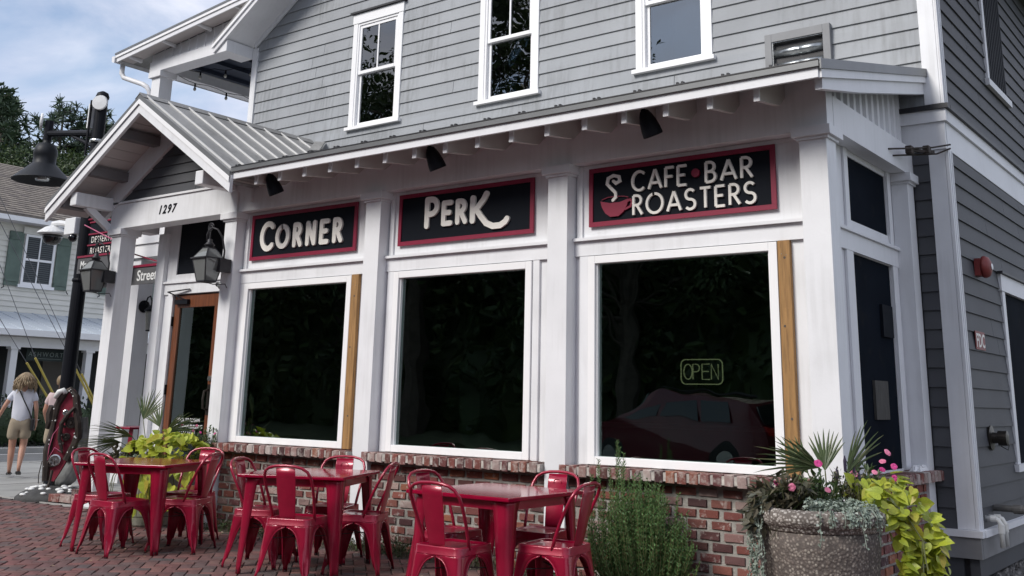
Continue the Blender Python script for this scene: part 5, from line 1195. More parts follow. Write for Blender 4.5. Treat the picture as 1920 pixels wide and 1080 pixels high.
for i in range(210):
    u, v = R.uniform(-1,1), R.uniform(-1,1)
    if u*u+v*v > 1: continue
    c = P1+rgt*(.16+.46*u)-fw2*(.10+.30*v)+ZZ*(.03+.30*math.sqrt(max(0, 1-(u*u+v*v)))+R.uniform(-.05,.04))
    d = rgt*u*.8-fw2*(v*.8+.5)-ZZ*.25+rv(.6); putleaf(t, c, d, ZZ-fw2*.5+rv(.6), R.uniform(.065,.115))
for i in range(60):
    s = R.random(); c = P1+rgt*R.uniform(-.12,.50)-fw2*(.38+R.uniform(-.05,.06))+ZZ*(.05-.52*s*R.uniform(.5,1)); putleaf(t, c, -ZZ+rgt*R.uniform(-.6,.6)-fw2*.2, -fw2+ZZ*.5+rv(.3), R.uniform(.085,.13))
t = bush('pink_flowering_plant', 'leggy green plant with small red flowers beside the entrance pier', 'flowers', P1+rgt*.46+fw2*.10, .22, .14, .42, 420, .05, .02, M['green'], 22)
flowers(t, [(P1+rgt*(.36+R.uniform(-.15,.3))+ZZ*R.uniform(.25,.45)+fw2*R.uniform(-.05,.1), .022) for k in range(7)], .2)
t = bush('bronze_potato_vine', 'dark bronze leaved plant hanging at the left of the concrete planter', 'vine', P1+rgt*-.30-fw2*.08, .16, .12, .20, 260, .09, .035, M['bronze'], 14, up=-.2)
t = bush('silver_trailing_plant', 'small silvery plant on the left rim of the concrete planter', 'trailing plant', P1+rgt*-.16-fw2*.2, .16, .10, .13, 320, .024, .018, M['silver'], 16)
# --- rosemary bush against the brick
def rosemary(label, c, rx, ry, hh, n):
    t = thing('rosemary_bush', label, 'shrub', c); b = MB(); sb = MB(); c = Vector(c)
    for k in range(n):
        a = R.uniform(0, 6.28); r_ = R.random()**.6; x, y = rx*r_*math.cos(a), ry*r_*math.sin(a)
        h_ = hh*(1-.55*abs(x/rx)**1.6)*R.uniform(.45, 1.02)
        p0 = c+Vector((x*.75, y*.75, 0)); tip = p0+Vector((x*.35+R.uniform(-.05,.05), y*.35+R.uniform(-.06,.04)-.02, h_)); m_ = p0.lerp(tip, .5)+Vector((R.uniform(-.04,.04), R.uniform(-.04,.04), 0))
        sb.tube([p0, m_, tip], [.004,.003,.0015], 4, caps=False)
        m = int(h_*80)
        for i in range(m):
            u = .12+.88*i/m; q = (p0.lerp(m_, u*2) if u < .5 else m_.lerp(tip, u*2-1)); an = i*2.4
            d = Vector((math.cos(an), math.sin(an), 1.0)); addleaf(b, q, d, rv(1), R.uniform(.028,.044)*(1.1-.4*u), .0105)
    sb.build('stem', M['limestem'], t); b.build('foliage', M['rosemary'], t)
rosemary('feathery green rosemary bush growing against the brick wall beside the nearest table', (5.38, -.36, 0), .43, .17, .84, 430)
for k, (x, h_) in enumerate(((5.06, .98),)):
    pass
t = thing('rosemary_bush', 'tall upright rosemary sprigs at the left of the bush below the window corner', 'shrub', (5.0, -.34, 0)); b = MB(); sb = MB()
for x, h_ in ((4.92, .80), (4.97, .92), (5.13, 1.02), (5.16, 1.08), (5.20, .98), (5.10, .86), (5.02, .72), (4.90, .62), (5.25, .9), (5.3, .8)):
    p0 = Vector((x, -.33+R.uniform(-.08,.05), 0)); tip = p0+Vector((R.uniform(-.03,.03), -.03, h_)); sb.tube([p0, p0.lerp(tip,.5)+rv(.015), tip], [.005,.004,.002], 4, caps=False)
    for i in range(170):
        u = .1+.9*i/170; an = i*2.4; addleaf(b, p0.lerp(tip, u), Vector((math.cos(an), math.sin(an), .9)), rv(1), R.uniform(.030,.05)*(1.15-.5*u), .009)
sb.build('stem', M['limestem'], t); b.build('foliage', M['rosemary'], t)
# --- weeds and litter along the wall foot
b = MB()
for k in range(1500):
    x = R.uniform(.1, 6.6); y = R.uniform(-.42, -.12)
    if R.random() < .35 and not 2.2 < x < 4.3: continue
    h_ = R.uniform(.03, .17)*(1.3 if 2.3 < x < 4.4 else .8); p = Vector((x, y, -.012)); d = Vector((R.uniform(-.7,.7), R.uniform(-.7,.5), 1)).normalized()
    s = d.cross(Vector((R.uniform(-1,1), R.uniform(-1,1), .1))).normalized()*R.uniform(.0025,.005); q = p+d*h_*.6; e = q+(d+Vector((R.uniform(-.6,.6), -.3, -.3)))*h_*.5
    b.add([p-s, p+s, q+s*.8, q-s*.8, e], [(0,1,2,3), (3,2,4)])
    if R.random() < .5:
        for i in range(4): addleaf(b, p+d*h_*R.uniform(.2,1)+rv(.01), rv(1)+ZZ*.3, ZZ+rv(.5), R.uniform(.015,.035), .012)
tag(b.build('weeds', M['weed']), kind='stuff')
b = MB()
for cx, w_ in ((.35,.35), (2.35,.25), (2.75,.3), (.75,.3), (6.1,.2), (4.4,.2)):
    for k in range(150):
        p = Vector((cx+R.gauss(0,w_*.5), R.uniform(-.44,-.14), R.uniform(-.01,.16)*R.random())); addleaf(b, p, rv(1)+ZZ*.5, ZZ+rv(.6), R.uniform(.02,.05), .018)
tag(b.build('low_weeds', M['green']), kind='stuff')
b = MB()
for k in range(260):
    x = R.uniform(.2, 6.5); y = -.45-abs(R.gauss(0,.22)) if R.random() < .75 else R.uniform(-3,-.4); s = R.uniform(.008,.024); a = R.uniform(0,6.28); p = Vector((x, y, .006))
    d = Vector((math.cos(a), math.sin(a), 0)); q = Vector((-d.y, d.x, 0)); b.add([p-d*s, p-q*s*.4+ZZ*.006, p+d*s+ZZ*.004, p+q*s*.4+ZZ*.004], [(0,1,2,3)])
tag(b.build('fallen_leaves', mat('fallen_leaf', (.3,.22,.14), .9, rnd=[(.35,.27,.18),(.22,.15,.09),(.45,.38,.28)])), kind='stuff')
# gravel stones on the right
b = MB()
for k in range(2600):
    x = R.uniform(6.95, 9.2); y = R.uniform(.05, 4.5); r_ = R.uniform(.010, .028); z = -.03
    pts = [(x+r_*R.uniform(.6,1.1)*math.cos(a), y+r_*R.uniform(.6,1.1)*math.sin(a), z) for a in (0, 1.26, 2.5, 3.77, 5.0)]
    top = [(x+(p[0]-x)*.55, y+(p[1]-y)*.55, z+r_*R.uniform(.5,.9)) for p in pts]
    b.add(pts+top, [(i, (i+1) % 5, 5+(i+1) % 5, 5+i) for i in range(5)]+[(5,6,7,8,9)])
tag(b.build('gravel', M['stone']), kind='stuff')

# ------------------------------------------------------------------ sculpture at the corner
SC0 = Vector((-3.765, .127, 0)); px = .0072
def sp_(u, v, w_=0): return SC0+rgt*(u-112)*px*.86+ZZ*(936-v)*px*.98+fw2*w_
t = thing('scrap_sculpture', 'tall red and grey scrap metal sculpture with a black studded edge on the sidewalk corner', 'sculpture', SC0)
poly = [(90,905), (87,850), (93,800), (96,768), (106,748), (120,738), (134,752), (142,785), (147,812), (142,840), (130,868), (118,890), (108,906)]
b = MB(); b.prism([sp_(u, v, .0) for u, v in poly], fw2*.12); b.build('red_board', M['sculred'], t)
b = MB(); e = [sp_(u, v, .0) for u, v in poly]
b.tube(e[:-2]+[], [.045+.014*math.sin(i*2.1) for i in range(len(e)-2)], 7); b.build('black_border', M['rust'], t)
b = MB()
for i in range(30):
    k = R.randrange(len(poly)-3); p = e[k].lerp(e[k+1], R.random())-fw2*.035+rgt*R.uniform(-.03,.03); b.ball(p, R.uniform(.006,.015), 6, 4)
tag(b.build('studs', M['pebble'], t), kind='stuff')
MB().tube([sp_(92,755,-.05), sp_(100,744,-.06), sp_(108,741,-.05), sp_(113,746,-.04)], [.03,.038,.036,.03], 8).build('white_pipe', M['pebble'], t, smooth=True)
b = MB(); b.tube([sp_(84,770,.02), sp_(80,785,.03), sp_(82,800,.02), sp_(78,812,.02)], [.05,.06,.05,.03], 7); b.build('black_lump', M['rust'], t); b = MB(); b.tube([sp_(140,782,-.03), sp_(147,800,-.02), sp_(149,825,0), sp_(143,845,0)], [.045,.05,.045,.03], 7)
b.build('black_lump', M['rust'], t)
for u, v, r_, m in ((131,800,.075,'rust'), (117,782,.04,'chrome'), (106,868,.075,'chrome'), (99,874,.05,'rust'), (124,826,.05,'rust')):
    MB().lathe([(r_, .0), (r_, .03), (r_*.8, .035), (r_*.75, .02), (r_*.25, .02), (r_*.22, .05), (.001, .05)], sp_(u, v, -.01), 16, -fw2+rgt*.2).build('wheel', M[m], t)
b = MB(); b.tube([sp_(138,772,-.06), sp_(125,785,-.08), (sp_(114,802,-.07)), sp_(112,830,-.05), sp_(120,850,-.04)], [.022,.026,.03,.026,.02], 8)
b.box(0,0,0,0,0,0) if False else None
for v in (805, 820, 835, 850): b.beam(sp_(112,v,-.04), sp_(122,v+3,-.04), .03, .03)
b.build('machine_arm', M['rust'], t, smooth=False)
b = MB()
for v in (803, 822, 838): b.beam(sp_(113,v,-.065), sp_(118,v+1,-.065), .012, .012)
b.build('bright_bolt', M['chrome'], t)
MB().tube([sp_(110,805,-.05), sp_(98,822,-.06), sp_(93,845,-.06), sp_(92,868,-.05), sp_(105,845,-.06), sp_(118,852,-.05)], .006, 5).build('wire', M['pinkpale'], t)
MB().tube([sp_(79,870,-.02), sp_(76,895,-.03), sp_(77,910,-.02)], .006, 5).build('cable', M['rust'], t)
dr = MB(); rows = []
for v, ul, ur, w_ in ((790,146,156,.10), (820,143,162,.13), (845,135,166,.16), (870,121,164,.18), (890,108,158,.2), (905,98,150,.2), (914,102,138,.15)):
    rows.append([sp_(ul+(ur-ul)*k/8, v, -.06-w_*math.sin(math.pi*k/8)*.5+(.02 if k % 2 else -.015)+.14) for k in range(9)]+[sp_(ur-(ur-ul)*k/8, v, .14+w_*math.sin(math.pi*k/8)*.5) for k in range(1, 8)])
n = 16
dr.add([p for r_ in rows for p in r_], [(i*n+k, i*n+(k+1) % n, (i+1)*n+(k+1) % n, (i+1)*n+k) for i in range(len(rows)-1) for k in range(n)]+[tuple(range(n)), tuple((len(rows)-1)*n+k for k in range(n))])
dr.build('grey_drape', M['sculgrey'], t, smooth=True)
MB().tube([sp_(117,884,-.22), sp_(116,905,-.24), sp_(112,918,-.25)], [.02,.016,.02], 7).build('peg', M['rust'], t)
t = thing('pebble_mound', 'low dark cement mound set with white pebbles under the sculpture', 'sculpture base', SC0)
b = MB(); prof = [(.47,-.03), (.46,.03), (.40,.08), (.30,.125), (.16,.15), (.001,.155)]
b.lathe(prof, SC0-fw2*.02, 28); b.build('mound', M['mound'], t, smooth=True)
for i in range(34):
    a = R.uniform(-2.0, 2.0); k = R.uniform(.35, 1); r_ = .44*k; z = [v for v in (((.155,0),(.15,.36),(.125,.68),(.08,.91),(.03,1.05)))]; z = next(z[q][0]+(z[q+1][0]-z[q][0])*(k-z[q][1])/(z[q+1][1]-z[q][1]) for q in range(4) if k <= z[q+1][1])+.004; d = -fw2*math.cos(a)+rgt*math.sin(a)
    MB().ball((0,0,0), 1, 8, 6); s = R.uniform(.022,.042); b = MB(); b.ball(SC0-fw2*.02+d*r_+ZZ*z, s, 8, 6, (1.2, 1, .55)); b.build('pebble', M['pebble'], t, smooth=True)
t = thing('brick_edging', 'short curb of old bricks on the patio edge beside the sculpture mound', 'brick edging', (-3.0, -.02, 0))
for i in range(6):
    o = link('brick', R.choice(capm), None, t); o.location = Vector((-3.28+i*.21, -.10+.03*i, .055))-OFF[t]; o.scale = (.2, .12, .085); o.rotation_euler = (0, 0, .14)
for i in range(4):
    o = link('brick', R.choice(capm), None, t); o.location = Vector((-2.9+i*.22, -.02+.05*i, .14))-OFF[t]; o.scale = (.2, .12, .07); o.rotation_euler = (0, 0, .2)

# ------------------------------------------------------------------ people
def skin(name, verts, edges, m, parent, root=0, sub=2):
    bm = bmesh.new(); ly = bm.verts.layers.skin.verify(); vs = []
    for p, r_ in verts:
        v = bm.verts.new(p); v[ly].radius = (r_ if isinstance(r_, tuple) else (r_, r_)); vs.append(v)
    for a, b_ in edges: bm.edges.new((vs[a], vs[b_]))
    vs[root][ly].use_root = True
    me = bpy.data.meshes.new(name); bm.to_mesh(me); bm.free(); o = link(name, me, m, parent)
    s = o.modifiers.new('skin', 'SKIN'); s.use_smooth_shade = True; ss = o.modifiers.new('sub', 'SUBSURF'); ss.levels = sub; ss.render_levels = sub
    OFF[o] = OFF.get(parent, Vector((0,0,0))); return o
def person(label, loc, rz, H, arms, legs, hair, top, bottom, skirt=None):
    t = thing('person', label, 'person', (0,0,0)); k = H/1.65
    V = []; E = []
    def v(p, r_, par=None):
        V.append((Vector(p)*k, (r_[0]*k, r_[1]*k) if isinstance(r_, tuple) else r_*k)); i = len(V)-1
        if par is not None: E.append((par, i))
        return i
    pel = v((0,0,.90), (.125,.10)); sp1 = v((0,.01,1.04), (.105,.085), pel); chs = v((0,.0,1.22), (.12,.09), sp1); nb = v((0,-.01,1.38), .052, chs); nk = v((0,.005,1.45), .047, nb)
    hd = v((0,.02,1.535), (.072,.085), nk); ht = v((0,.015,1.60), (.060,.07), hd); ns = v((0,.105,1.525), .014, hd)
    for s, (el, wr) in ((-1, arms[0]), (1, arms[1])):
        sh = v((s*.155,-.005,1.335), .048, chs); e = v(el, .036, sh); wv = v(wr, .024, e); d = (Vector(wr)-Vector(el)).normalized()
        pm = v(Vector(wr)+d*.055, (.032,.017), wv); lat = Vector((0,1,0))
        for q, (ln, of) in enumerate(((.058,.026), (.07,.009), (.066,-.009), (.05,-.026))):
            f0 = v(Vector(wr)+d*.085+lat*of, .0075, pm); f1 = v(Vector(wr)+d*(.085+ln*.6)+lat*of*1.1-Vector((s*.006,0,0)), .0068, f0); v(Vector(wr)+d*(.085+ln)+lat*of*1.1-Vector((s*.016,0,0)), .006, f1)
        th = v(Vector(wr)+d*.05+lat*.042, .008, pm); v(Vector(wr)+d*.085+lat*.056, .007, th)
    for s, (kn, an, toe) in ((-1, legs[0]), (1, legs[1])):
        hp = v((s*.085,0,.83), .085, pel); kk = v(kn, .060, hp); cf = v((Vector(kn)*.62+Vector(an)*.38)+Vector((0,-.018,0)), .057, kk); aa = v(an, .032, cf); tt = v(toe, .028, aa)
    skin('body', V, E, M['skin'], t)
    # clothes
    cv = []; ce = []
    def c(p, r_, par=None):
        cv.append((Vector(p)*k, (r_[0]*k, r_[1]*k) if isinstance(r_, tuple) else r_*k)); i = len(cv)-1
        if par is not None: ce.append((par, i))
        return i
    w0 = c((0,.0,.775), (.165,.138)); w1 = c((0,.01,1.02), (.170,.132), w0); w2 = c((0,-.0,1.22), (.168,.125), w1); w3 = c((0,-.008,1.36), (.085,.07), w2)
    for s, (el, wr) in ((-1, arms[0]), (1, arms[1])):
        a0 = c((s*.15,-.005,1.335), .065, w2); q = Vector((s*.155,-.005,1.335)).lerp(Vector(el), .62); c(q, .058, a0)
    skin('t_shirt', cv, ce, top, t)
    cv = []; ce = []
    w0 = c((0,0,1.0), (.13,.105)); w1 = c((0,-.005,.82), (.178,.148), w0)
    for s, (kn, an, toe) in ((-1, legs[0]), (1, legs[1])):
        q = Vector((s*.09,0,.80)); a0 = c(q, .112, w1); c(q.lerp(Vector(kn), .70), .104, a0)
    skin('shorts', cv, ce, bottom, t)
    for s, (kn, an, toe) in ((-1, legs[0]), (1, legs[1])):
        a_, b_ = (Vector(an)-Vector((0,.035,.066)))*k, (Vector(toe)-Vector((0,-.05,.020)))*k; d = (b_-a_).normalized(); up = ZZ-d*d.z; up = up.normalized()
        MB().beam(a_, b_, .078*k, .016*k, up).build('sandal', M['leather'], t, bevel=.004)
        b_ = Vector(toe)*k
        MB().tube([b_-d*.05+Vector((-.04,0,-.01)), b_-d*.03+Vector((0,0,.035)), b_-d*.05+Vector((.04,0,-.01))], .009, 6).build('sandal_strap', M['leather'], t)
    for s in (-1, 1):
        MB().ball(Vector((s*.03,.098,1.555))*k, .011*k, 8, 6).build('eye', M['leather'], t); MB().ball(Vector((s*.078,.015,1.535))*k, .022*k, 8, 6, (.5,.8,1.3)).build('ear', M['skin'], t, smooth=True)
    MB().ball(Vector((0,.098,1.487))*k, .018*k, 8, 6, (1.3,.4,.35)).build('mouth', M['pinkpale'], t)
    hair(t, k); t.location = loc; t.rotation_euler = (0, 0, rz); return t
def curly(t, k):
    h = MB(); h.ball((0,-.012*k,1.575*k), .105*k, 14, 10, (1.0,1.02,1.0))
    # open the face: drop the faces in front
    h.f = [f for f in h.f if sum(h.v[i][1] for i in f)/len(f) < .075*k or sum(h.v[i][2] for i in f)/len(f) > 1.62*k]
    for i in range(230):
        a = R.uniform(-math.pi*.86, math.pi*.86)-math.pi/2; el = R.uniform(0, 1.3); r_ = .10*k
        p = Vector((r_*math.cos(a)*math.cos(el), r_*math.sin(a)*math.cos(el)-.012*k, 1.575*k+r_*math.sin(el))); pts = []; ph = R.uniform(0,6)
        L_ = R.uniform(.12,.27)*k; out = Vector((math.cos(a), math.sin(a), 0))
        for j in range(7):
            u = j/6; q = p+out*(.075*math.sin(min(1,u*1.5)*1.6)*k)-ZZ*L_*u+Vector((math.cos(ph+u*8), math.sin(ph+u*8), 0))*.020*k*u
            pts.append(q)
        h.tube(pts, [.009*k,.010*k,.010*k,.009*k,.008*k,.006*k,.002*k], 5, caps=False)
    h.build('hair', M['hair'], t, smooth=True)
def ponytail(t, k):
    h = MB(); h.ball((0,-.008*k,1.575*k), .098*k, 14, 10, (.95,1.03,1.0))
    h.f = [f for f in h.f if sum(h.v[i][1] for i in f)/len(f) < .06*k or sum(h.v[i][2] for i in f)/len(f) > 1.625*k]
    h.tube([(0,-.10*k,1.62*k), (.03*k,-.15*k,1.60*k), (.03*k,-.16*k,1.52*k), (.02*k,-.14*k,1.42*k)], [.022*k,.034*k,.032*k,.008*k], 8)
    h.build('hair', M['hair'], t, smooth=True); MB().lathe([(.026*k,-.008),(.026*k,.008)], (.01*k,-.115*k,1.615*k), 10, (.3,-1,.1)).build('hair_tie', M['pebble'], t)
hdg = math.atan2(-(-.86), .5)   # walking away from the camera
w = person('person with curly blonde hair, white tee and khaki shorts walking away', (-7.30, 1.42, .03), rad(58), 1.60,
   [((-.27,-.03,1.11), (-.36,.05,.90)), ((.22,-.06,1.09), (.235,.03,.86))],
   [((-.085,.06,.46), (-.08,.06,.085), (-.085,.19,.03)), ((.085,.03,.47), (.075,-.17,.14), (.075,-.10,.04))], curly, M['tee'], M['khaki'])
MB().tube([(-.10,.03,1.375), (-.06,-.085,1.32), (.03,-.135,1.16), (.12,-.125,1.0), (.165,-.07,.88)], .011, 6).build('bag_strap', M['leather'], w)
MB().tube([(-.10,.03,1.375), (-.02,.10,1.25), (.10,.13,1.05), (.165,.02,.88)], .011, 6).build('bag_strap', M['leather'], w)
MB().box(.16, .215, -.13, .07, .70, .89).build('shoulder_bag', M['leather'], w, bevel=.015)
MB().tube([(.236+.03*math.cos(a), .03+.022*math.sin(a), .87) for a in [k*.785 for k in range(8)]], .005, 5, closed=True).build('bracelet', M['chrome'], w)
person('person with a blonde ponytail and pale pink top behind the sculpture', (-6.10, 1.38, .0), rad(50), 1.60,
   [((-.22,.02,1.09), (-.20,.16,.93)), ((.22,.02,1.09), (.20,.16,.93))], [((-.085,.03,.46), (-.085,.0,.085), (-.09,.12,.03)), ((.085,.03,.46), (.085,.0,.085), (.09,.12,.03))], ponytail, M['pinkshirt'], M['khaki'])

# ------------------------------------------------------------------ street lamp with signs and camera
LP = Vector((-5.30, 1.0, 0))
t = thing('street_lamp', 'black street lamp pole with a big bell shaded lantern on its side arm', 'street lamp', LP)
MB().lathe([(.16, 0), (.16, .12), (.12, .16), (.105, .22), (.10, 3.9), (.092, 5.6), (.09, 5.93)], LP, 18).build('pole', M['black'], t, smooth=False)
MB().lathe([(.10, 5.93), (.105, 5.96), (.085, 6.02), (.03, 6.05), (.001, 6.06)], LP, 18).build('pole_cap', M['black'], t, smooth=True)
AL = Vector((-1.55, 0, .17)); q = LP+AL
b = MB(); b.tube([LP+ZZ*5.36, q+ZZ*5.40], .055, 10); b.tube([LP+ZZ*5.12, LP+AL*.5+ZZ*5.34], .03, 8); b.tube([q+ZZ*5.62, q+ZZ*5.28], .07, 12); b.build('arm', M['black'], t)
MB().lathe([(.05, 5.30), (.07, 5.27), (.06, 5.24), (.15, 5.20), (.185, 5.10), (.19, 5.02), (.18, 5.0), (.18, 4.88), (.22, 4.84), (.46, 4.60), (.475, 4.585), (.465, 4.58), (.21, 4.82), (.12, 4.84)], q, 28).build('shade', mat('dark_grey_enamel', (.014,.016,.02), .5, spec=.25), t, smooth=True)
MB().lathe([(.12, 4.80), (.12, 4.62), (.10, 4.59), (.001, 4.585)], q, 16).build('lamp_glass', M['lglass'], t, smooth=True)
MB().lathe([(.13,-.02),(.14,.0),(.13,.02),(.001,.03)], q+ZZ*5.62+rgt*-.14, 16, (-.46,-.89,0)).build('antenna_disc', M['cctv'], t)
MB().lathe([(.115,-.02),(.125,.0),(.115,.025),(.001,.03)], LP+ZZ*5.83-fw2*.12+rgt*.02, 18, -fw2).build('antenna_disc', M['cctv'], t)
MB().box(LP.x-.20, LP.x-.14, LP.y-.10, LP.y+.10, 5.45, 5.85).build('antenna_panel', M['cctv'], t)
MB().tube([LP+Vector((-.13,-.1,5.0)), LP+Vector((-.13,-.1,5.9))], .022, 6).build('conduit', M['black'], t)
for z in (4.95, 5.22, 3.02): MB().lathe([(.112, -.025), (.118, 0), (.112, .025)], LP+ZZ*z, 16).build('band', M['chrome'] if z > 4 else M['black'], t)
# hanging café panels on the same pole
t = thing('hanging_sign', 'stack of black café signboards with red edges hanging beside the lamp pole', 'sign', LP+Vector((.6,-.05,3.3)))
for i, (tx, z0, z1) in enumerate((('CAFE', 3.715, 3.875), ('DESSERTS', 3.545, 3.69), ('ROASTERS', 3.375, 3.52))):
    MB().box(-5.06, -3.90, .93, .96, z0, z1).build('panel', M['navy'], t); MB().box(-5.07, -3.89, .915, .965, z1+.0005, z1+.022).build('edge', M['signred'], t)
    put_text('lettering', tx, .135, M['cream'], t, ((-4.52 if i == 0 else -5.0), .9285, z0+.025), extrude=.001, spacing=1.1, wscale=.9)
MB().tube([(-5.2, .97, 3.95), (-3.8, .97, 3.95)], .016, 6).build('rod', M['signred'], t); MB().beam((-5.19, .90, 3.86), (-4.0, .90, 3.44), .012, .012).build('stay', M['pinkpale'], t)
for x in (-4.9, -4.1): MB().tube([(x, .96, 3.87), (x, .97, 3.95)], .006, 5).build('hanger', M['black'], t)
t = thing('street_sign', 'grey street name blade reading May River under a red rail, on the lamp pole', 'street sign', LP+Vector((.6,-.1,3.2)))
MB().box(-5.18, -4.10, .86, .89, 3.10, 3.335).build('blade', M['signgrey'], t); MB().box(-5.19, -4.09, .845, .905, 3.3355, 3.365).build('rail', M['signred'], t)
put_text('lettering', 'May River', .165, M['pebble'], t, (-5.10, .8585, 3.17), extrude=.001, offset=.003, wscale=.82)
t = thing('street_sign', 'dark grey street name blade reading Street seen past the entrance pier', 'street sign', (-4.2, 1.06, 3.0))
MB().box(-5.2, -3.30, 1.105, 1.135, 2.90, 3.15).build('blade', M['signgrey'], t); MB().box(-5.21, -3.29, 1.09, 1.15, 3.1505, 3.185).build('rail', M['signred'], t)
MB().beam((-5.2, 1.12, 3.62), (-3.4, 1.12, 3.19), .018, .018).build('stay', M['signred'], t)
put_text('lettering', 'Street', .215, M['pebble'], t, (-3.955, 1.1035, 2.955), extrude=.001, offset=.003, wscale=.93)
t = thing('security_camera', 'white dome security camera on an arm bolted to the lamp pole', 'camera', LP+Vector((-.5,0,3.8)))
MB().box(LP.x-.42, LP.x-.12, LP.y-.13, LP.y+.10, 3.74, 4.0).build('junction_box', M['cctv'], t, bevel=.01)
MB().tube([LP+Vector((-.42,0,3.92)), LP+Vector((-.8,0,3.98)), LP+Vector((-.98,0,3.98)), LP+Vector((-.98,0,3.9))], [.05,.05,.05,.06], 10).build('arm', M['cctv'], t)
MB().lathe([(.06,3.95), (.13,3.92), (.23,3.84), (.235,3.82), (.20,3.80), (.15,3.80)], LP+Vector((-.98,0,0)), 22).build('housing', M['cctv'], t); MB().lathe([(.15,3.80), (.15,3.75), (.12,3.68), (.06,3.645), (.001,3.64)], LP+Vector((-.98,0,0)), 20).build('dome', M['dome'], t, smooth=True)
MB().ball(LP+Vector((-.22,-.08,3.69)), .07, 12, 8).build('small_dome', M['dome'], t, smooth=True)

# ------------------------------------------------------------------ neighbouring building across the side street
NBX = -20
NB = thing('neighbour_building', 'cream clapboard building with green shutters and a pale tin porch roof across the street', 'building', (NBX, 9, 0))
nw = MB().box(-28, NBX-.001, -1, 22, 0, 6.45).build('wall', M['cream_sid'], NB)
clap(nw, M['cream_sid'], 'y', NBX, -1, 22, 3.4, 6.42, .155, (), None, t=.03, jl=40, seed=21)
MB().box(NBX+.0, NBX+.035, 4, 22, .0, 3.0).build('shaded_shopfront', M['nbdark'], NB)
MB().box(NBX+.036, NBX+.07, 8.55, 9.5, .05, 2.45).build('door', M['nbdoor'], NB)
MB().box(NBX+.036, NBX+.08, 12.2, 13.0, .05, 2.45).build('door', M['nbdoor'], NB)
# main roof with courses of shingles
for k in range(26):
    u0, u1 = k/26, (k+1)/26+.006; X0, Z0 = NBX+.55, 6.28; X1, Z1 = NBX-4.6, 8.75
    b = MB(); r2 = random.Random(k)
    p = lambda u, l: (X0+(X1-X0)*u, Z0+(Z1-Z0)*u+l)
    (xa0, za0), (xb0, zb0) = p(u0, .045), p(u1, .012); y = -1.5
    while y < 22.5:
        y2 = y+r2.uniform(.25,.4); b.add([(xa0, y, za0), (xa0, y2, za0), (xb0, y2, zb0), (xb0, y, zb0), (xa0, y, za0-.04), (xa0, y2, za0-.04)], [(0,1,2,3), (4,5,1,0)]); y = y2+.004
    if k == 0: RF = MB().prism([(X0, -1.5, Z0), (X1, -1.5, Z1), (X1-5, -1.5, Z0), (X1-5, -1.5, Z0-.1), (X0, -1.5, Z0-.1)], (0, 24, 0)).build('roof', M['shingle'], NB)
    tag(b.build('shingles', M['shingle'], RF), kind='stuff')
MB().box(NBX+.50, NBX+.56, -1.5, 22.5, 6.10, 6.24).build('fascia', M['vinyl'], NB); MB().box(NBX, NBX+.5, -1.5, 22.5, 6.10, 6.12).build('soffit', M['soffit'], NB)
for i, yc in enumerate((8.02, 11.0, 13.9, 5.1)):
    b = MB(); y0, y1, z0, z1 = yc-.47, yc+.47, 4.36, 5.83
    b.box(NBX+.03, NBX+.07, y0, y0+.07, z0, z1); b.box(NBX+.03, NBX+.07, y1-.07, y1, z0, z1); b.box(NBX+.03, NBX+.07, y0+.07, y1-.07, z1-.07, z1); b.box(NBX+.03, NBX+.07, y0+.07, y1-.07, z0, z0+.07); b.box(NBX+.03, NBX+.065, y0+.07, y1-.07, 5.06, 5.13); b.box(NBX+.03, NBX+.06, yc-.02, yc+.02, z0+.07, 5.06); b.box(NBX+.03, NBX+.06, yc-.02, yc+.02, 5.13, z1-.07)
    W = b.build('window', M['vinyl'], NB)
    MB().box(NBX+.03, NBX+.10, y0-.1, y1+.1, z1+.005, z1+.20).build('head', M['cream_sid'], W); MB().box(NBX+.03, NBX+.12, y0-.08, y1+.08, z0-.09, z0-.005).build('sill', M['vinyl'], W)
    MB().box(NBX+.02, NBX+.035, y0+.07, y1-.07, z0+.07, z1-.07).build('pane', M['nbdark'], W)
    bl = MB(); z = z0+.09
    while z < z1-.09: bl.box(NBX+.037, NBX+.048, y0+.075, y1-.075, z, z+.022); z += .06
    tag(bl.build('blind_slats', M['blind'], W), kind='stuff')
    for s in (-1, 1):
        a = yc+s*.52; b_ = yc+s*.95; a, b_ = min(a, b_), max(a, b_); sh = MB().box(NBX+.03, NBX+.075, a, b_, z0-.06, z1+.03).build('shutter', M['shutter'], NB)
        for zz in (z0+.06, z1-.2): MB().box(NBX+.076, NBX+.10, a+.02, b_-.02, zz, zz+.07).build('batten', M['shutter'], sh)
        MB().tube([(NBX+.08, (a if s < 0 else b_), z0-.07), (NBX+.12, (a if s < 0 else b_), z0-.12), (NBX+.09, (a if s < 0 else b_)+.06*s, z0-.16)], .014, 5).build('shutter_dog', M['black'], sh)
PRX = -17.6
pr = MB().prism([(NBX, -1, 3.50), (PRX+.35, -1, 2.84), (PRX+.35, -1, 2.90), (NBX, -1, 3.56)], (0, 23, 0)).build('tin_porch_roof', M['tin'], NB)
y = -.8
while y < 22: MB().prism([(NBX+.02, y, 3.557), (PRX+.34, y, 2.898), (PRX+.34, y, 2.915), (NBX+.02, y, 3.574)], (0, .035, 0)).build('seam', M['tin'], pr); y += .52
MB().box(PRX+.36, PRX+.44, -1, 22, 2.76, 2.92).build('gutter', M['vinyl'], NB); MB().box(PRX-.06, PRX+.06, -1, 22, 2.48, 2.74).build('porch_beam', M['vinyl'], NB)
MB().box(NBX, PRX+.3, -1, 22, 2.74, 2.76).build('porch_ceiling', M['soffit'], NB); MB().box(NBX, PRX+.3, -1, 22, 0, .12).build('porch_deck', M['concrete'], NB)
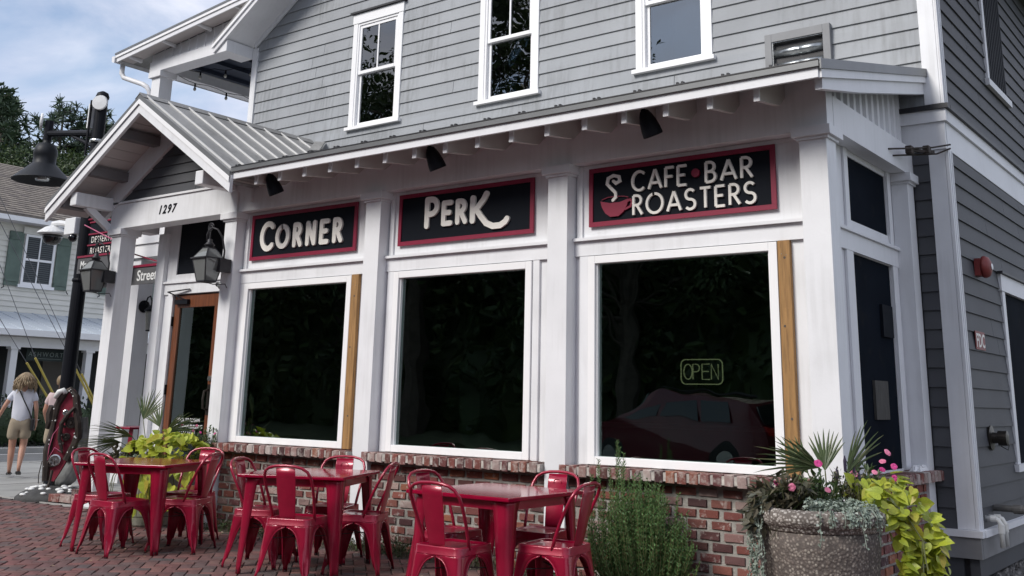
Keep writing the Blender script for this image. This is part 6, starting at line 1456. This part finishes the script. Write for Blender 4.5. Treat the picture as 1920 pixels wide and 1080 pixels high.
for yc in (4.3, 6.42, 8.55, 10.7, 12.8, 15): c = MB().box(PRX-.09, PRX+.09, yc-.09, yc+.09, .12, 2.42).build('porch_post', M['vinyl'], NB); MB().box(PRX-.13, PRX+.13, yc-.13, yc+.13, 2.42, 2.479).build('capital', M['vinyl'], c)
t = thing('shop_sign', 'dark green shop sign with pale spaced letters hanging under the neighbouring porch', 'sign', (-18.2, 7.7, 2.3))
MB().box(-18.23, -18.19, 7.10, 8.50, 2.16, 2.46).build('board', M['nbsign'], t); put_text('lettering', 'ASHWORTH', .17, M['pale'], t, (-18.188, 7.16, 2.28), '+x', extrude=.002, spacing=1.35, wscale=.98)
MB().box(-18.189, -18.184, 7.45, 8.1, 2.215, 2.225).build('underline', M['pale'], t)
for y in (7.3, 8.3): MB().tube([(-18.21, y, 2.46), (-18.21, y, 2.74)], .01, 5).build('hanger', M['black'], t)
# hedges in front of it
def leafmass(b, c, ex, n, s, r_=R):
    for k in range(n):
        u = Vector((r_.gauss(0,1), r_.gauss(0,1), r_.gauss(0,1))).normalized(); f = r_.uniform(.72, 1.05); p = Vector(c)+Vector((u.x*ex[0]*f, u.y*ex[1]*f, u.z*ex[2]*f)); addleaf(b, p, u+rv(.9), u+rv(.8), s*r_.uniform(.7,1.3), s*.6)
b = MB()
for i in range(26):
    y = 3.0+i*.5; leafmass(b, (-16.75+R.uniform(-.1,.1), y, .55), (.45, .42, R.uniform(.5,.68)), 330, .10); b.ball((-16.75, y, .5), 1, 8, 6, (.36, .36, .46))
tag(b.build('hedge', M['hedge']), label='clipped dark green hedge along the neighbouring porch', cat='hedge')
for k, (p, g) in enumerate((([(-14.9,2.2,6.0), (-14.9,5.404,2.012)], [(-14.9,5.404,2.012), (-14.9,7.0,.0)]), ([(-14.9,3.2,6.5), (-14.9,5.599,2.133)], [(-14.9,5.599,2.133), (-14.9,7.12,-.1)]), ([(-14.9,4.0,5.67), (-14.9,6.552,2.084)], [(-14.9,6.552,2.084), (-14.9,8.05,-.1)]), ([(-14.9,3.6,6.8), (-14.9,6.846,1.795)], [(-14.9,6.846,1.795), (-14.9,8.02,.0)]))):
    lb = ('guy wire with a yellow guard, the leftmost of four', 'guy wire with a yellow guard, second from the left', 'guy wire with a yellow guard just right of the lamp pole', 'guy wire with a yellow guard, rightmost and steepest')[k]
    t = thing('guy_wire', lb, 'guy wire', p[1], 'guy wires across the street'); MB().tube(p, .008, 5).build('cable', M['wire'], t); MB().tube(g, .028, 8).build('guard', M['yellow'], t)

# ------------------------------------------------------------------ trees
def pine(seed, H):
    r_ = random.Random(seed); b = MB(); wood = MB(); wood.tube([(0,0,0), (.1,0,H*.5), (0,0,H*.97)], [.02*H*.8, .013*H, .03], 8)
    z = H*.22
    while z < H*.98:
        f = (z/H); L_ = H*.20*(1-f)**.55*r_.uniform(.7,1.15)+.25
        for k in range(r_.randint(4,6)):
            a = r_.uniform(0, 6.28); d = Vector((math.cos(a), math.sin(a), r_.uniform(-.05,.45))); tip = Vector((0,0,z))+d*L_*r_.uniform(.6,1.1)
            wood.tube([(0,0,z), tip], [.05,.02], 4, caps=False)
            n = 3+int(L_*1.3)
            for q in range(n):
                c = Vector((0,0,z)).lerp(tip, .35+.65*(q+1)/n)+Vector((r_.uniform(-.25,.25), r_.uniform(-.25,.25), r_.uniform(-.1,.25)))
                for j in range(15):
                    u = Vector((r_.gauss(0,1), r_.gauss(0,1), r_.gauss(.35,.8))).normalized(); s = u.orthogonal().normalized()*r_.uniform(.03,.06); ln = r_.uniform(.25,.5)
                    b.add([c-s, c+s, c+u*ln+s*.4, c+u*ln-s*.4], [(0,1,2,3)])
        z += H*.030*r_.uniform(.7,1.3)
    return wood, b
def broad(seed, H):
    r_ = random.Random(seed); b = MB(); wood = MB(); wood.tube([(0,0,0), (.1,.05,H*.3), (0,.1,H*.62)], [.028*H, .02*H, .008*H], 8)
    for k in range(34):
        a = r_.uniform(0,6.28); f = r_.uniform(.28,.95); rr = H*.30*math.sin(min(1,(f-.18)/.8)*math.pi)**.6*r_.uniform(.45,1.0); c = Vector((rr*math.cos(a), rr*math.sin(a), H*f)); wood.tube([(0,.05,H*.3*r_.uniform(.8,1.5)), c], [.05,.02], 4, caps=False)
        for q in range(360):
            u = Vector((r_.gauss(0,1), r_.gauss(0,1), r_.gauss(0,.8))).normalized(); p = c+Vector((u.x, u.y, u.z*.75))*H*.085*r_.uniform(.5,1.15); d = u+Vector((r_.uniform(-.8,.8), r_.uniform(-.8,.8), r_.uniform(-.9,.4)))
            addleaf(b, p, d, u+Vector((0,0,.6)), r_.uniform(.12,.24), .12)
    return wood, b
protos = {}
for k in range(3):
    w_, b = pine(40+k, 15.0); t = thing('pine_tree', '', 'tree', (0,0,0), 'pines beyond the neighbouring roof'); w_.build('trunk', M['bark'], t); b.build('crown', M['pine'], t); protos['p', k] = [t, 0]
for k in range(3):
    w_, b = broad(60+k, 13.0); t = thing('broadleaf_tree', '', 'tree', (0,0,0)); w_.build('trunk', M['bark'], t); b.build('crown', M['broad'], t); protos['b', k] = [t, 0]
def tree(kd, k, x, y, s, rz, label, group):
    pr = protos[kd, k]; o = pr[0] if not pr[1] else copytree(pr[0]); pr[1] = 1; o.location = (x, y, -.3); o.scale = (s, s, s); o.rotation_euler = (0,0,rz); tag(o, label, group=group)
PT = (('p',0,-53,22.0,1.30,'tall dark pine behind the shingled roof at the far left edge'), ('p',1,-54,26.3,1.36,'pointed dark pine right behind the lamp arm'), ('p',2,-53,28.2,1.32,'dark pine with a pointed top between the lamp and its pole'), ('p',0,-50,27.8,1.18,'shorter pine just left of the lamp pole'), ('p',1,-52,31.4,1.34,'pine top peeking out between the lamp pole and the gable'),
  ('p',2,-50,32.6,1.30,'pine top right beside the gable peak'), ('p',0,-48,37.9,1.22,'small pine top above the gable ridge, farthest right'), ('p',1,-58,24.0,1.38,'pine farther back between the left pine and the lamp'), ('p',2,-49,19.4,1.24,'pine cut by the left edge of the view'))
for i, (kd, k, x, y, s, l) in enumerate(PT): tree(kd, k, x, y, s, i*1.3, l, 'pines beyond the neighbouring roof')
BT = ((-47,18.8,1.16,'round green tree low behind the shingled roof at the left edge'), (-46,21.4,1.20,'green broadleaf tree under the pines left of the lamp'), (-47,24.2,1.22,'green broadleaf tree behind the lamp shade'), (-46,26.4,1.2,'green broadleaf tree filling the gap left of the lamp pole'), (-45,28.6,1.16,'green broadleaf tree behind the lamp pole'), (-47,34.6,1.36,'pale green treetop showing above the gable roof ridge'), (-62,30,1.45,'green tree farthest back behind the pines'), (-45,31.0,1.1,'green tree low beside the gable slope'))
for i, (x, y, s, l) in enumerate(BT): tree('b', i % 3, x, y, s, i*.9, l, 'green trees beyond the neighbouring roof')
# the wooded far side of the main road, behind the camera (it shows in the windows)
for i, (x, y, s) in enumerate(((-50,-27,1.6), (-43,-25,1.5), (-37,-27,1.7), (-31,-24,1.75), (-25.5,-26,1.6), (-19.5,-24,1.75), (-14,-26,1.35), (-9.5,-24,1.1), (-4,-26,1.3), (1.5,-24,1.1), (7,-25,1.3), (13,-24,1.1), (20,-26,1.2))):
    tree('b', i % 3, x, y, s, i*.7, 'roadside tree across the main road, mirrored in the windows', 'roadside trees across the main road')
b = MB()
for i in range(95):
    x = -58+i*.9; leafmass(b, (x, -25.5+R.uniform(-1.5,1.5), R.uniform(1.6,5.0)), (1.7, 1.2, 2.2), 150, .5)
for i in range(80):
    x = -58+i*1.05; leafmass(b, (x, -28.5+R.uniform(-1,1), R.uniform(3,8.5)), (2.0, 1.0, 2.6), 110, .6)
core = MB()
for i in range(50):
    x = -60+i*1.75; core.ball((x, -29.5+R.uniform(-.8,.8), R.uniform(2.2,3.6)), 1, 10, 7, (2.3, 1.5, R.uniform(5.2, 7.5)))
    core.ball((x+.8, -26.6+R.uniform(-.6,.6), R.uniform(1.0,1.8)), 1, 10, 7, (1.9, 1.2, R.uniform(3.0, 4.6)))
b.add(core.v, core.f)
tag(b.build('woodland', M['broad']), kind='stuff')
b = MB()
for i in range(60):
    y = 8+i*.75; leafmass(b, (-66+R.uniform(-1.5,1.5), y, R.uniform(9,17.5)), (1.6, 1.5, R.uniform(2.2,3.6)), 170, .45); leafmass(b, (-66+R.uniform(-1.5,1.5), y, R.uniform(3,10)), (1.6, 1.6, 3.2), 120, .5)
tag(b.build('far_woodland', M['pine']), kind='stuff')
# ------------------------------------------------------------------ red car parked across, mirrored in the right window
t = thing('parked_car', 'dark red parked suv mirrored in the right shop window', 'car', (-1.6, -13.6, -.12))
cx, cy = -1.6, -13.6
side = [(-2.25,.42), (-2.3,.75), (-2.15,.98), (-1.3,1.10), (-.55,1.62), (-.2,1.70), (1.3,1.70), (1.85,1.60), (2.2,1.10), (2.28,.95), (2.28,.45), (1.9,.32), (-1.9,.32)]
cb = MB(); n = len(side); P = []
for yy, k in ((-.93,0), (-.80,1), (.80,1), (.93,0)):
    for x, z in side:
        ins = .0 if z < 1.05 else .0
        P.append((cx+x, cy+(yy if z < 1.15 or k else yy*.86), z-.12))
fs = [(i, (i+1) % n, n+(i+1) % n, n+i) for i in range(n)]+[(n+i, n+(i+1) % n, 2*n+(i+1) % n, 2*n+i) for i in range(n)]+[(2*n+i, 2*n+(i+1) % n, 3*n+(i+1) % n, 3*n+i) for i in range(n)]+[tuple(range(n)), tuple(range(4*n-1, 3*n-1, -1))]
cb.add(P, fs); cb.build('body', M['carred'], t, bevel=.04)
for s in (-1, 1):
    for x0, x1, x2, x3 in ((-1.05,-.15,-.15,-.5), (-.08,.75,.75,-.08), (.82,1.55,1.45,.82)):
        MB().prism([(cx+x0, cy+s*.935, 1.03), (cx+x1, cy+s*.935, 1.03), (cx+x2, cy+s*.81, 1.47), (cx+x3, cy+s*.81, 1.47)], (0, -s*.02, 0)).build('side_window', M['carglass'], t)
    for x in (-1.42, 1.42):
        wh = MB().lathe([(.20,-.10), (.34,-.11), (.36,-.06), (.36,.06), (.34,.11), (.20,.10)], (cx+x, cy+s*.84, .24), 24, (0,1,0)).build('wheel', M['tyre'], t, smooth=True)
        MB().lathe([(.001,.0), (.2,.0), (.21,.02)], (cx+x, cy+s*.96, .24), 16, (0,-s,0)).build('rim', M['chrome'], wh)
    MB().box(cx+2.2, cx+2.30, cy+s*.62-.17, cy+s*.62+.17, .78, .98).build('tail_lamp', M['tail'], t); MB().box(cx-2.3, cx-2.2, cy+s*.6-.2, cy+s*.6+.2, .62, .78).build('headlight', M['chrome'], t)
    MB().tube([(cx-.3, cy+s*.62, 1.62), (cx+.3, cy+s*.62, 1.66), (cx+1.4, cy+s*.62, 1.62)], .02, 6).build('roof_rail', M['tyre'], t)
MB().prism([(cx-1.25, cy-.72, 1.02), (cx-.62, cy-.66, 1.50), (cx-.62, cy+.66, 1.50), (cx-1.25, cy+.72, 1.02)], (-.03, 0, .03)).build('windscreen', M['carglass'], t)
MB().prism([(cx+1.97, cy-.66, 1.40), (cx+2.19, cy-.74, 1.02), (cx+2.19, cy+.74, 1.02), (cx+1.97, cy+.66, 1.40)], (.03, 0, .02)).build('rear_window', M['carglass'], t)
